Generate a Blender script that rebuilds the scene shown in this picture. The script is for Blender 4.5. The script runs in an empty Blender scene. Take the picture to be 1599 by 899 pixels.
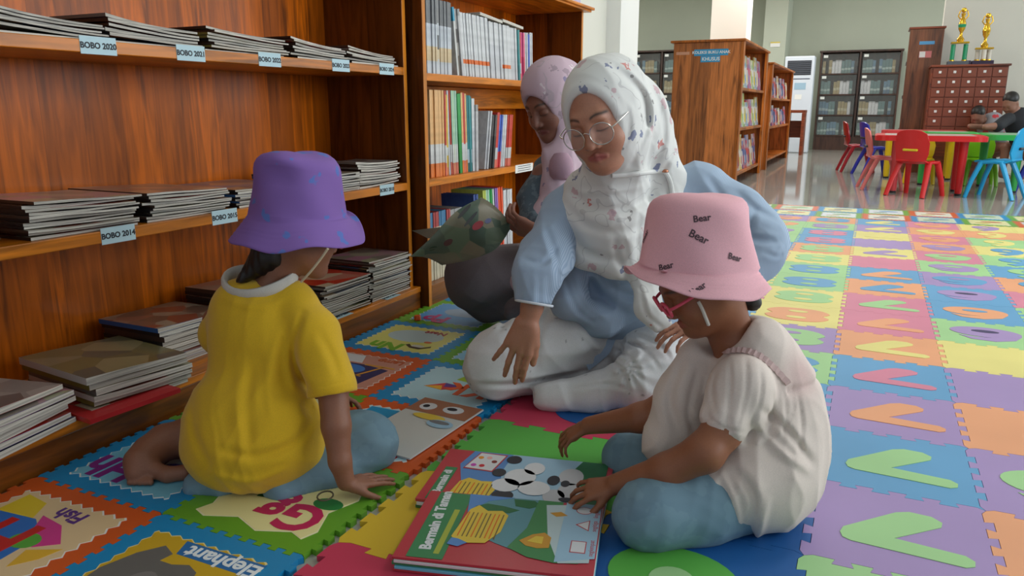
import bpy, bmesh, math, random
import numpy as np
from mathutils import Vector, Matrix
from mathutils.bvhtree import BVHTree
R = math.radians
random.seed(7)
SC = bpy.context.scene
COL = SC.collection

# ------------------------------------------------------------------ camera
CAM_H = 0.80
YAW, PITCH, FPX = R(24.8), R(13.2), 1193.0
FW = Vector((-math.sin(YAW)*math.cos(PITCH), math.cos(YAW)*math.cos(PITCH), -math.sin(PITCH)))
RT = Vector((math.cos(YAW), math.sin(YAW), 0))
UPV = RT.cross(FW)
cd = bpy.data.cameras.new('camera'); cam = bpy.data.objects.new('camera', cd); COL.objects.link(cam)
cam.location = (0, 0, CAM_H)
cam.rotation_euler = (R(90)-PITCH, 0, YAW)
cd.sensor_width = 36; cd.lens = FPX/1599*36; cd.clip_end = 100; cd.clip_start = .05
cd.dof.use_dof = False
SC.camera = cam

def at(px, py, d):            # photo pixel + distance along the view axis -> world point
    return Vector((0, 0, CAM_H)) + (FW + RT*((px-799.5)/FPX) - UPV*((py-449.5)/FPX))*d
def ong(px, py, z=0.0):       # photo pixel -> point at height z
    d = FW + RT*((px-799.5)/FPX) - UPV*((py-449.5)/FPX)
    return Vector((0, 0, CAM_H)) + d*((z-CAM_H)/d.z)

# ------------------------------------------------------------------ light
SC.view_settings.view_transform = 'Standard'; SC.view_settings.look = 'None'
SC.view_settings.exposure = 0.0; SC.view_settings.gamma = 1.0
SC.view_settings.use_curve_mapping = False
try:
    SC.cycles.use_denoising = True; SC.cycles.max_bounces = 6; SC.cycles.diffuse_bounces = 3
    SC.cycles.sample_clamp_indirect = 4
except Exception: pass
w = bpy.data.worlds.new('world'); SC.world = w; w.use_nodes = True
w.node_tree.nodes['Background'].inputs[0].default_value = (.80, .90, 1, 1)
w.node_tree.nodes['Background'].inputs[1].default_value = .46
def area(name, loc, rot, sx, sy, power, col=(1, 1, 1)):
    l = bpy.data.lights.new(name, 'AREA'); l.shape = 'RECTANGLE'; l.size = sx; l.size_y = sy
    l.energy = power; l.color = col
    o = bpy.data.objects.new(name, l); COL.objects.link(o); o.location = loc; o.rotation_euler = rot
    return o
# daylight through the long windows of the right-hand wall, the hall's ceiling lamps and an added fill at far left
area('window_daylight', (4.6, 4.2, 1.9), (0, R(90), 0), 2.0, 6.5, 215, (.88, .95, 1))
area('window_daylight_hall', (5.6, 13.0, 2.0), (0, R(90), 0), 2.2, 7, 230, (.9, .97, 1))
area('ceiling_lamp_and_fill', (.9, 3.6, 3.25), (0, 0, 0), .5, 1.4, 26, (1, .98, .94))
area('ceiling_lamp_and_fill', (-.6, 8.5, 3.25), (0, 0, 0), 1.4, 1.4, 50, (1, .98, .94))
area('ceiling_lamp_and_fill', (-1.0, 13.5, 3.25), (0, 0, 0), 2.4, 1.8, 110, (1, .98, .94))
area('ceiling_lamp_and_fill', (-4.6, 13.0, 3.25), (0, 0, 0), 2.4, 1.8, 150, (.98, 1, .96))  # added fill, no known lamp: brightens the back wall behind the pillar

# ------------------------------------------------------------------ helpers
def srgb(r, g, b):
    f = lambda c: (c/255/12.92) if c/255 <= .04045 else ((c/255+.055)/1.055)**2.4
    return (f(r), f(g), f(b))
MATS = {}
def mat(name, rgb, rough=.6, spec=.5, metal=0, coat=0, sheen=0, kind=None, **kw):
    if name in MATS: return MATS[name]
    m = bpy.data.materials.new(name); m.use_nodes = True; MATS[name] = m
    nt = m.node_tree; N = nt.nodes; L = nt.links; b = N['Principled BSDF']
    c = srgb(*rgb); b.inputs['Base Color'].default_value = (*c, 1)
    b.inputs['Roughness'].default_value = rough; b.inputs['Metallic'].default_value = metal
    b.inputs['Specular IOR Level'].default_value = spec
    b.inputs['Coat Weight'].default_value = coat
    if coat: b.inputs['Coat Roughness'].default_value = .15
    if sheen: b.inputs['Sheen Weight'].default_value = sheen
    def node(t, **p):
        n = N.new(t)
        for k, v in p.items():
            if k in n.inputs: n.inputs[k].default_value = v
            else: setattr(n, k, v)
        return n
    def mix(fac, a, bb, bt='MIX'):
        n = N.new('ShaderNodeMix'); n.data_type = 'RGBA'; n.blend_type = bt
        for i, v in ((0, fac), (6, a), (7, bb)):
            if hasattr(v, 'is_linked') or hasattr(v, 'links'): L.new(v, n.inputs[i])
            elif i == 0: n.inputs[0].default_value = v
            else: n.inputs[i].default_value = (*v, 1)
        return n.outputs[2]
    def ramp(src, *st):
        n = N.new('ShaderNodeValToRGB'); e = n.color_ramp.elements
        while len(e) < len(st): e.new(.5)
        for q, (p, v) in zip(e, st):
            q.position = p; q.color = (*v, 1) if isinstance(v, tuple) else (v, v, v, 1)
        L.new(src, n.inputs[0]); return n.outputs[0]
    def coords(scale=(1, 1, 1), out='Object'):
        tc = N.new('ShaderNodeTexCoord'); mp = N.new('ShaderNodeMapping'); mp.inputs['Scale'].default_value = scale
        L.new(tc.outputs[out], mp.inputs[0]); return mp.outputs[0]
    def noise(scale, sc=(1, 1, 1), detail=3, out='Object', dist=0):
        n = node('ShaderNodeTexNoise', Scale=scale, Detail=detail, Distortion=dist); L.new(coords(sc, out), n.inputs['Vector']); return n.outputs['Fac']
    def bump(src, strength, dist=.002):
        n = N.new('ShaderNodeBump'); n.inputs['Strength'].default_value = strength; n.inputs['Distance'].default_value = dist
        L.new(src, n.inputs['Height']); L.new(n.outputs[0], b.inputs['Normal'])
    base = b.inputs['Base Color']
    if kind == 'wood':          # varnished boards; kw axis: the direction across the boards, grain along z (or along)
        across = kw.get('across', 1); along = kw.get('along', 2); wd = kw.get('width', .13)
        tc = N.new('ShaderNodeTexCoord'); sp = N.new('ShaderNodeSeparateXYZ'); L.new(tc.outputs['Object'], sp.inputs[0])
        d = node('ShaderNodeMath', operation='DIVIDE'); L.new(sp.outputs[across], d.inputs[0]); d.inputs[1].default_value = wd
        fl = node('ShaderNodeMath', operation='FLOOR'); L.new(d.outputs[0], fl.inputs[0])
        wn = node('ShaderNodeTexWhiteNoise', noise_dimensions='1D'); L.new(fl.outputs[0], wn.inputs['W'])
        s = [30, 30, 30]; s[along] = 2.2
        g = noise(1.0, tuple(s), 5, dist=1.5)
        s2 = [7, 7, 7]; s2[along] = 1.1
        g2 = noise(1.0, tuple(s2), 3, dist=2.0)
        dk = tuple(x*.34 for x in c); lt = tuple(min(1, x*1.35) for x in c)
        col = mix(ramp(g, (.35, 0.), (.7, 1.)), mix(ramp(g2, (.35, 0.), (.65, 1.)), dk, c), lt)
        col = mix(.75, col, mix(ramp(wn.outputs['Value'], (0, .35), (1, 1.)), (0, 0, 0), (1, 1, 1)), 'MULTIPLY')
        fr = node('ShaderNodeMath', operation='FRACT'); L.new(d.outputs[0], fr.inputs[0])
        if kw.get('seams', 1): col = mix(ramp(fr.outputs[0], (0, .45), (.03, 1.)), tuple(x*.25 for x in c), col)
        L.new(col, base); bump(g, .12)
    elif kind == 'fabric':
        v = noise(kw.get('fs', 900), (1, 1, 1), 2)
        L.new(mix(ramp(v, (.3, 0.), (.7, 1.)), tuple(x*.86 for x in c), tuple(min(1, x*1.06) for x in c)), base); bump(v, .15, .001)
    elif kind == 'vc':
        a = N.new('ShaderNodeVertexColor'); a.layer_name = 'Col'
        v = noise(kw.get('fs', 700), (1, 1, 1), 2)
        L.new(mix(ramp(v, (.3, .90), (.7, 1.)), (0, 0, 0), a.outputs[0], 'MIX'), base); bump(v, kw.get('b', .08), .001)
        if kw.get('sss'):
            b.inputs['Subsurface Weight'].default_value = kw['sss']; b.inputs['Subsurface Radius'].default_value = (.01, .004, .002); b.inputs['Subsurface Scale'].default_value = .5
    elif kind == 'blotch':      # second colour in loose printed blotches
        v = noise(kw['bs'], (1, 1, 1), 2); v2 = noise(800, (1, 1, 1), 2)
        L.new(mix(ramp(v, (kw['t'], 0.), (kw['t']+.02, 1.)), c, srgb(*kw['c2'])), base); bump(v2, .15, .001)
    elif kind == 'foam':
        v = noise(1500, (1, 1, 1), 1); v2 = noise(3, (1, 1, 1), 2, 'Object')
        L.new(mix(ramp(v2, (.3, .90), (.7, 1.)), (0, 0, 0), c), base); bump(v, .10, .0006)
    elif kind == 'plaster':
        v = noise(2.5, (1, 1, 1), 4); L.new(mix(v, tuple(x*.93 for x in c), c), base)
    elif kind == 'tiles':
        br = node('ShaderNodeTexBrick', Scale=1.0); L.new(coords((1, 1, 1)), br.inputs['Vector'])
        br.offset = 0; br.inputs['Brick Width'].default_value = .6; br.inputs['Row Height'].default_value = .6
        br.inputs['Mortar Size'].default_value = .003
        br.inputs['Color1'].default_value = (*c, 1); br.inputs['Color2'].default_value = (*[x*.95 for x in c], 1); br.inputs['Mortar'].default_value = (*[x*.6 for x in c], 1)
        L.new(br.outputs[0], base)
    elif kind == 'bands':       # colour bands across a spine, along object z: kw bands [(pos, rgb)...] over [z0,z1]
        tc = N.new('ShaderNodeTexCoord'); sp = N.new('ShaderNodeSeparateXYZ'); L.new(tc.outputs['Generated'], sp.inputs[0])
        n = N.new('ShaderNodeValToRGB'); n.color_ramp.interpolation = 'CONSTANT'; e = n.color_ramp.elements
        st = kw['bands']
        while len(e) < len(st): e.new(.5)
        for q, (p, v) in zip(e, st): q.position = p; q.color = (*srgb(*v), 1)
        L.new(sp.outputs[2], n.inputs[0])
        v = noise(60, (1, 1, .5), 2)
        L.new(mix(ramp(v, (.35, .82), (.6, 1.)), (0, 0, 0), n.outputs[0]), base)
    elif kind == 'pages':       # thin leaves seen edge-on
        v = noise(1, (4, 4, 900), 1)
        L.new(mix(ramp(v, (.35, 0.), (.6, 1.)), tuple(x*.5 for x in c), c), base)
    elif kind == 'art':         # busy printed cover
        v = N.new('ShaderNodeTexVoronoi'); v.inputs['Scale'].default_value = kw.get('vs', 14); L.new(coords(), v.inputs['Vector'])
        hs = N.new('ShaderNodeSeparateColor'); L.new(v.outputs['Color'], hs.inputs[0])
        L.new(mix(ramp(hs.outputs[0], (.3, 0.), (.8, 1.)), mix(ramp(hs.outputs[1], (.4, 0.), (.6, 1.)), c, srgb(*kw['c2'])), srgb(*kw['c3'])), base)
    elif kind == 'stripes':
        wv = N.new('ShaderNodeTexWave'); wv.inputs['Scale'].default_value = kw['s']; wv.bands_direction = kw.get('d', 'X'); L.new(coords(), wv.inputs['Vector'])
        L.new(mix(ramp(wv.outputs['Fac'], (.45, 0.), (.6, 1.)), c, srgb(*kw['c2'])), base)
    return m

def tag(o, label=None, cat=None, group=None, kind=None):
    if label: o['label'] = label
    if cat: o['category'] = cat
    if group: o['group'] = group
    if kind: o['kind'] = kind
    return o
def empty(name, loc=(0, 0, 0), rz=0, label=None, cat=None, group=None):
    o = bpy.data.objects.new(name, None); COL.objects.link(o); o.location = loc; o.rotation_euler = (0, 0, rz)
    o.empty_display_size = .05
    return tag(o, label, cat, group)
def mesh_obj(name, verts, faces, mats, parent=None, midx=None, smooth=False):
    me = bpy.data.meshes.new(name); me.from_pydata([tuple(v) for v in verts], [], [tuple(f) for f in faces])
    for m in (mats if isinstance(mats, (list, tuple)) else [mats]): me.materials.append(m)
    if midx is not None: me.polygons.foreach_set('material_index', midx)
    if smooth: me.polygons.foreach_set('use_smooth', [True]*len(me.polygons))
    me.update()
    o = bpy.data.objects.new(name, me); COL.objects.link(o)
    if parent: o.parent = parent
    return o
class MB:
    def __init__(s): s.v = []; s.f = []; s.m = []
    def add(s, vs, fs, mi=0, M=None):
        n = len(s.v)
        s.v += [tuple(M @ Vector(v)) if M else tuple(v) for v in vs]
        s.f += [tuple(i+n for i in f) for f in fs]; s.m += [mi]*len(fs); return s
    def box(s, x0, x1, y0, y1, z0, z1, mi=0, M=None, bev=0.0):
        if bev:
            bm = bmesh.new(); bmesh.ops.create_cube(bm, size=1)
            for v in bm.verts: v.co = Vector(((x0+x1)/2+v.co.x*(x1-x0), (y0+y1)/2+v.co.y*(y1-y0), (z0+z1)/2+v.co.z*(z1-z0)))
            bmesh.ops.bevel(bm, geom=bm.edges[:], offset=min(bev, .45*min(abs(x1-x0), abs(y1-y0), abs(z1-z0))), segments=2, affect='EDGES', profile=.5)
            bm.verts.index_update(); vs = [v.co.copy() for v in bm.verts]; fs = [[v.index for v in f.verts] for f in bm.faces]; bm.free()
            return s.add(vs, fs, mi, M)
        vs = [(x, y, z) for x in (x0, x1) for y in (y0, y1) for z in (z0, z1)]
        return s.add(vs, [(0, 1, 3, 2), (4, 6, 7, 5), (0, 4, 5, 1), (2, 3, 7, 6), (0, 2, 6, 4), (1, 5, 7, 3)], mi, M)
    def tube(s, pts, rs, n=10, mi=0, cap=True, closed=False, flat=1.0):
        pts = [Vector(p) for p in pts]; k = len(pts)
        if not isinstance(rs, (list, tuple)): rs = [rs]*k
        vs = []; up = None
        for i, p in enumerate(pts):
            a = pts[(i-1) % k] if (closed or i) else p; b = pts[(i+1) % k] if (closed or i < k-1) else p
            t = (b-a).normalized()
            if up is None: up = Vector((0, 0, 1)) if abs(t.z) < .9 else Vector((1, 0, 0))
            side = t.cross(up).normalized(); up = side.cross(t).normalized()
            for j in range(n):
                an = 2*math.pi*j/n; vs.append(p + (side*math.cos(an)*flat + up*math.sin(an))*rs[i])
        fs = []
        for i in range(k if closed else k-1):
            for j in range(n):
                a = i*n+j; b = i*n+(j+1) % n; c = ((i+1) % k)*n+(j+1) % n; d = ((i+1) % k)*n+j; fs.append((a, b, c, d))
        if cap and not closed: fs += [tuple(range(n))[::-1], tuple((k-1)*n+j for j in range(n))]
        return s.add(vs, fs, mi)
    def lathe(s, prof, n=20, mi=0, c=(0, 0, 0), cap=True):
        vs = [(c[0]+r*math.cos(2*math.pi*j/n), c[1]+r*math.sin(2*math.pi*j/n), c[2]+z) for r, z in prof for j in range(n)]
        fs = [(i*n+j, i*n+(j+1) % n, (i+1)*n+(j+1) % n, (i+1)*n+j) for i in range(len(prof)-1) for j in range(n)]
        if cap: fs += [tuple(range(n))[::-1], tuple((len(prof)-1)*n+j for j in range(n))]
        return s.add(vs, fs, mi)
    def prism(s, poly, z0, z1, mi=0, M=None):
        n = len(poly); vs = [(x, y, z0) for x, y in poly]+[(x, y, z1) for x, y in poly]
        ar = sum(poly[i][0]*poly[(i+1) % n][1]-poly[(i+1) % n][0]*poly[i][1] for i in range(n))
        fs = [tuple(range(n))[::-1], tuple(range(n, 2*n))]+[(i, (i+1) % n, n+(i+1) % n, n+i) for i in range(n)]
        if ar < 0: fs = [f[::-1] for f in fs]
        return s.add(vs, fs, mi, M)
    def build(s, name, mats, parent=None, smooth=False):
        o = mesh_obj(name, s.v, s.f, mats, parent, s.m, False)
        if smooth: smooth_by_angle(o.data)
        return o
def smooth_by_angle(me, ang=R(40)):
    me.polygons.foreach_set('use_smooth', [True]*len(me.polygons))
    try: me.set_sharp_from_angle(angle=ang)
    except Exception: pass
def copy_tree(o, parent=None):
    c = o.copy(); COL.objects.link(c)
    if parent: c.parent = parent
    for ch in list(o.children): copy_tree(ch, c)
    return c
TXT = {}
def text_mesh(s, size=1.0, bold=0.0, ext=.0004, align='CENTER'):
    key = (s, size, bold, ext, align)
    if key in TXT: return TXT[key]
    cu = bpy.data.curves.new('t', 'FONT'); cu.body = s; cu.size = size; cu.offset = bold; cu.extrude = ext
    cu.align_x = align; cu.align_y = 'CENTER'; cu.resolution_u = 3
    o = bpy.data.objects.new('t', cu); COL.objects.link(o)
    bpy.context.view_layer.update()
    me = bpy.data.meshes.new_from_object(o.evaluated_get(bpy.context.evaluated_depsgraph_get()))
    COL.objects.unlink(o); bpy.data.objects.remove(o)
    TXT[key] = me; return me
def text_obj(name, s, size, m, M, parent=None, bold=0.0, ext=.0004, align='CENTER'):
    me = text_mesh(s, size, bold, ext, align).copy(); me.transform(M); me.materials.clear(); me.materials.append(m)
    o = bpy.data.objects.new(name, me); COL.objects.link(o)
    if parent: o.parent = parent
    return o
def frame_M(o, x, y):          # matrix with origin o, local x and y along the given directions
    x = Vector(x).normalized(); y = Vector(y); y = (y-x*y.dot(x)).normalized(); z = x.cross(y)
    M = Matrix.Identity(4)
    for i in range(3): M[i][0], M[i][1], M[i][2], M[i][3] = x[i], y[i], z[i], o[i]
    return M
# ------------------------------------------------------------------ materials
BLACK = mat('black_plastic', (28, 28, 30), .4); WHITE = mat('white_paint', (228, 228, 224), .5)
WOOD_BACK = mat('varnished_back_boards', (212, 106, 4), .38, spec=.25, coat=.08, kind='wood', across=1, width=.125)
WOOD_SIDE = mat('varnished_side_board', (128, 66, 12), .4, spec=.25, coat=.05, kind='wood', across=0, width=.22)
WOOD_SHELF = mat('varnished_shelf_board', (216, 126, 26), .35, spec=.35, coat=.12, kind='wood', across=0, along=1, width=.5, seams=0)
WOOD_EDGE = mat('varnished_edge_strip', (222, 134, 34), .35, spec=.35, coat=.12, kind='wood', across=0, along=2, width=.5, seams=0)
WOOD_PLINTH = mat('varnished_plinth_board', (138, 76, 20), .35, spec=.3, coat=.12, kind='wood', across=2, along=1, width=.5, seams=0)
WOOD_HALL = mat('varnished_hall_shelf', (196, 116, 58), .35, spec=.3, coat=.15, kind='wood', across=0, width=.19)
WOOD_HALL2 = mat('varnished_hall_shelf_side', (200, 112, 40), .35, spec=.3, coat=.12, kind='wood', across=1, width=.3, seams=0)
WOOD_DARK = mat('dark_brown_wood', (74, 48, 38), .4, coat=.2, kind='wood', across=0, width=.6, seams=0)
WOOD_RED = mat('red_brown_wood', (146, 70, 40), .4, coat=.2, kind='wood', across=0, along=0, width=.6, seams=0)
PLASTER = mat('cream_plaster', (226, 224, 212), .85, kind='plaster')
PLASTER_GREEN = mat('greenish_plaster', (186, 192, 176), .85, kind='plaster')
PLASTER_WHITE = mat('white_plaster', (240, 240, 235), .8, kind='plaster')
FLOOR = mat('polished_floor_tile', (176, 174, 166), .07, spec=.8, kind='tiles')
LBL = mat('pale_blue_label', (186, 214, 222), .6); INK = mat('black_ink', (30, 32, 40), .6)
FZ = -.012                      # the tiled floor; the foam mats rise from it to z = 0

# ------------------------------------------------------------------ room
def struct(name, mb, m):
    o = mb.build(name, m); o['kind'] = 'structure'; return o
struct('floor', MB().box(-7, 6, -1.5, 18, FZ-.1, FZ), FLOOR)
struct('ceiling', MB().box(-7, 6, -1.5, 18, 3.4, 3.5), PLASTER_WHITE)
struct('wall_left', MB().box(-2.22, -2.06, -1.5, 6.30, FZ, 3.4), PLASTER)
struct('trim_1', MB().box(-2.32, -1.94, 6.301, 6.83, FZ, 3.4), PLASTER_WHITE)
struct('wall_back', MB().box(-7, 6, 17.3, 17.45, FZ, 3.4), PLASTER_GREEN)
struct('wall_far_left', MB().box(-7.15, -7, -1.5, 17.3, FZ, 3.4), PLASTER)
struct('wall_hall_right', MB().box(.70, 6, 11.75, 11.95, FZ, 3.4), PLASTER)
struct('trim_2', MB().box(-2.62, -2.04, 13.6, 14.15, FZ, 3.4), mat('pillar_cream', (232, 224, 212), .8, kind='plaster'))
struct('trim_3', MB().box(-2.12, -1.70, 16.4, 17.29, FZ, 3.4), PLASTER_GREEN)
tagp = MB().box(-1.98, -1.80, 16.385, 16.398, 1.98, 2.07, 0).box(-1.98, -1.80, 16.38, 16.386, 2.05, 2.075, 1)
o = tagp.build('wall_notice', [WHITE, mat('yellow_print', (210, 190, 90), .6)]); tag(o, 'small white notice with a yellow strip on the pillar above the air conditioner', 'notice')
struct('wall_right', MB().box(6.0, 6.15, -1.5, 18, FZ, .9).box(6.0, 6.15, -1.5, 18, 2.9, 3.4), PLASTER)

# ------------------------------------------------------------------ magazine bookcases
BX0, BX1 = -2.04, -1.66         # back and front of the first bookcase
def shelf_tag(parent, x, y, z, text, w=.095, h=.040, flat=False):
    if flat: M = frame_M(Vector((x, y, z)), (0, 1, 0), (-1, 0, .0))
    else: M = frame_M(Vector((x, y, z)), (0, 1, 0), (0, 0, 1))
    t = MB().box(-w/2, w/2, -h/2, h/2, 0, .0012, 0, M).build('shelf_tag', LBL, parent)
    text_obj('tag_lettering', text, h*.47, INK, M @ Matrix.Translation((0, -.001, .0016)), t, bold=.0006, ext=.0002)
    return t
bc = empty('magazine_bookcase', (BX0, 0, FZ), label='long varnished orange wood bookcase of flat magazine stacks behind the child in yellow', cat='bookcase')
def L(x0, x1, y0, y1, z0, z1): return (x0-BX0, x1-BX0, y0, y1, z0-FZ, z1-FZ)
Y0, Y1 = .25, 2.62
MB().box(*L(BX0, BX0+.014, Y0, Y1, FZ, 1.38)).build('back_panel', WOOD_BACK, bc)
for a, b in ((Y0-.025, Y0), (Y1-.022, Y1)):
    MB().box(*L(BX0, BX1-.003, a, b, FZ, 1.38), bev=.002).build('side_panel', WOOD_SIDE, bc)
    MB().box(*L(BX1-.003, BX1, a, b, .08, 1.38), bev=.001).build('edge_strip', WOOD_EDGE, bc)
for z in (.513, .955):
    MB().box(*L(BX0+.014, BX1+.001, Y0, Y1-.0225, z-.029, z), bev=.002).build('shelf_board', WOOD_SHELF, bc)
MB().box(*L(BX0+.014, -1.632, Y0-.03, Y1+.015, .062, .085), bev=.003).build('bottom_board', WOOD_SHELF, bc)
MB().box(*L(-1.66, -1.636, Y0-.03, Y1+.015, FZ, .0618), bev=.002).build('plinth', WOOD_PLINTH, bc)
MB().box(*L(BX0, BX1+.04, Y0-.05, Y1-.001, 1.3805, 1.41), bev=.004).build('top_board', WOOD_SHELF, bc)
par = []
for y, s in ((1.288, 'BOBO 2020'), (1.561, 'BOBO 2021'), (1.86, 'BOBO 2022'), (2.205, 'BOBO 2023'), (2.48, 'BOBO 2024')):
    t = shelf_tag(bc, BX1+.001-BX0, y, .943-FZ, s)
for y, s in ((1.282, 'BOBO 2014'), (1.63, 'BOBO 2015'), (2.453, 'BOBO 2018')):
    t = shelf_tag(bc, BX1+.001-BX0, y, .500-FZ, s)
for y, s in ((2.12, 'BOBO 2009'), (2.43, 'BOBO 2011')):
    t = shelf_tag(bc, -1.648-BX0, y, .0855-FZ, s, flat=True)

CX0, CX1 = -2.04, -1.60
bd = empty('book_bookcase', (CX0, 2.64, FZ), label='varnished orange wood bookcase of upright books behind the two women', cat='bookcase')
def L2(x0, x1, y0, y1, z0, z1): return (x0-CX0, x1-CX0, y0-2.64, y1-2.64, z0-FZ, z1-FZ)
YA, YB = 2.645, 4.46
MB().box(*L2(CX0, CX0+.014, YA, YB, FZ, 1.35)).build('back_panel', WOOD_BACK, bd)
for a, b in ((YA, YA+.024), (YB-.024, YB)):
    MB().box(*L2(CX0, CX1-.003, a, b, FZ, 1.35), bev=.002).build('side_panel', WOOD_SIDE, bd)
    MB().box(*L2(CX1-.003, CX1, a, b, FZ, 1.35), bev=.001).build('edge_strip', WOOD_EDGE, bd)
for z in (.522, .936):
    MB().box(*L2(CX0+.014, CX1, YA+.0245, YB-.0245, z-.029, z), bev=.002).build('shelf_board', WOOD_SHELF, bd)
MB().box(*L2(CX0+.014, CX1, YA+.0245, YB-.0245, .06, .085), bev=.002).build('bottom_board', WOOD_PLINTH, bd)
MB().box(*L2(CX1-.022, CX1-.004, YA+.0245, YB-.0245, FZ, .0595), bev=.002).build('plinth', WOOD_PLINTH, bd)
MB().box(*L2(CX0, CX1+.035, YA-.002, YB+.045, 1.3505, 1.362), bev=.003).box(*L2(CX0, CX1+.05, YA-.002, YB+.06, 1.362, 1.378), bev=.004).build('top_board', WOOD_SHELF, bd)
MB().box(*L2(CX0+.014, CX1-.33, YA+.0245, YB-.0245, .80, .905), bev=.002).build('back_rail', WOOD_SHELF, bd)
t = MB().box(CX1+.0003-CX0, CX1+.0015-CX0, 3.50-2.64, 3.72-2.64, .485-FZ, .525-FZ).build('shelf_tag', WHITE, bd)
for k in (0, 1, 2): MB().box(CX1+.0016-CX0, CX1+.002-CX0, 3.53-2.64, 3.69-2.64, .493+.011*k-FZ, .496+.011*k-FZ).build('tag_lettering', INK, t)
o = MB().box(-1.90, -1.56, 3.92, 4.30, 1.379, 1.40, bev=.004).build('folder', mat('lilac_card', (190, 180, 214), .6)); tag(o, 'lilac folder lying on top of the book bookcase', 'folder')

# ------------------------------------------------------------------ magazines in stacks
PAGES = mat('grey_page_edges', (206, 200, 188), .75, kind='pages')
PAGES_L = mat('pale_page_edges', (226, 220, 208), .75, kind='pages')
COV = [mat('magazine_cover_%s' % n, c, .3, coat=.3, kind='art', c2=c2, c3=c3, vs=s) for n, c, c2, c3, s in (
    ('dull_orange', (150, 96, 70), (110, 100, 90), (170, 140, 110), 12), ('blue', (50, 84, 130), (60, 70, 90), (150, 120, 80), 9),
    ('brown', (96, 76, 64), (130, 60, 40), (150, 140, 120), 14), ('olive', (110, 104, 56), (140, 130, 90), (80, 84, 70), 10),
    ('red', (176, 36, 36), (196, 60, 40), (200, 180, 150), 8), ('pink', (160, 110, 130), (120, 110, 100), (150, 150, 120), 11),
    ('grey', (130, 128, 124), (96, 92, 90), (160, 156, 150), 12), ('dark', (44, 38, 40), (70, 50, 40), (90, 80, 70), 12))]
SPINE = [mat('spine_%s' % n, c, .4) for n, c in (('near_black', (34, 30, 30)), ('brown', (70, 52, 42)), ('blue', (40, 96, 160)), ('olive', (120, 112, 50)), ('grey', (110, 106, 100)), ('red', (150, 36, 40)), ('violet', (110, 76, 150)), ('white', (196, 192, 184)))]
def magazine(w, d, th, sag, cov, spi, pages, loc, rz, z, droop=0):
    """lies flat; local x = out of the shelf (depth), local y = along the shelf; spine at low y or at the back"""
    mb = MB(); n = 9; vs = []; rnd = random.random()*.002
    def prof(u): return sag*((1-u)**2) + droop*u*u
    wob = random.uniform(-.0015, .0015)
    for layer in (0, 1, 2, 3):
        for i in range(n+1):
            u = i/n; y = (u-.5)*w
            zz = prof(u) + {0: 0, 1: .05*th, 2: .95*th, 3: th}[layer]*(1-.30*u) + wob*math.sin(u*5)*(sag > 0)
            for x in (-d/2, d/2): vs.append((x, y, zz))
    idx = lambda l, i, s: (l*(n+1)+i)*2+s
    F = []; Mi = []
    for i in range(n):
        F.append((idx(0, i, 0), idx(0, i+1, 0), idx(0, i+1, 1), idx(0, i, 1))); Mi.append(0)
        F.append((idx(3, i, 0), idx(3, i, 1), idx(3, i+1, 1), idx(3, i+1, 0))); Mi.append(0)
        for l in (0, 1, 2):
            F.append((idx(l, i, 1), idx(l, i+1, 1), idx(l+1, i+1, 1), idx(l+1, i, 1))); Mi.append(2 if l == 1 else 1)
            F.append((idx(l, i, 0), idx(l+1, i, 0), idx(l+1, i+1, 0), idx(l, i+1, 0))); Mi.append(2 if l == 1 else 1)
    for l in (0, 1, 2):
        F.append((idx(l, 0, 0), idx(l, 0, 1), idx(l+1, 0, 1), idx(l+1, 0, 0))); Mi.append(1)
        F.append((idx(l, n, 0), idx(l+1, n, 0), idx(l+1, n, 1), idx(l, n, 1))); Mi.append(2 if l == 1 else 1)
    o = mesh_obj('magazine', vs, F, [cov, spi, pages], None, Mi)
    o.location = (loc[0], loc[1], z); o.rotation_euler = (0, 0, rz)
    return o
ORD = ['bottom', 'second', 'third', 'fourth', 'fifth', 'sixth', 'seventh', 'eighth', 'ninth', 'tenth', 'eleventh', 'twelfth', 'thirteenth', 'fourteenth', 'fifteenth', 'sixteenth', 'seventeenth', 'eighteenth', 'nineteenth', 'twentieth', 'twenty-first', 'twenty-second', 'twenty-third', 'twenty-fourth', 'twenty-fifth', 'twenty-sixth']
def stack(yc, z0, n, w, th, where, top, spis, d=.20, x=-1.785, sag=.004, rz=0, jit=.010, droop=0, pages=None, sagtop=0):
    z = z0+.0004
    if th < .0109: n, th = round(n*1.4), th/1.36
    for k in range(n):
        u = k/max(1, n-1)
        s = sag + sagtop*u
        cov = COV[top] if k == n-1 else COV[(k*3+int(yc*10)) % 8]
        spi = SPINE[spis[k % len(spis)]]
        t = th*random.uniform(.85, 1.15)
        o = magazine(w*random.uniform(.97, 1.0), d, t, s if k else 0.0, cov, spi, pages or (PAGES if k % 3 else PAGES_L),
                     (x+random.uniform(-jit, jit), yc+random.uniform(-jit, jit)), rz+random.uniform(-.03, .03), z, droop)
        pos = 'top' if k == n-1 else ORD[k]
        tag(o, '%s magazine in the %s' % (pos + ('' if pos in ('top', 'bottom') else ' from bottom'), where), 'magazine', 'magazines lying in flat stacks')
        z += t*.98 + (s if k == 0 else 0)*.0 + .0006
    return z
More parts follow.
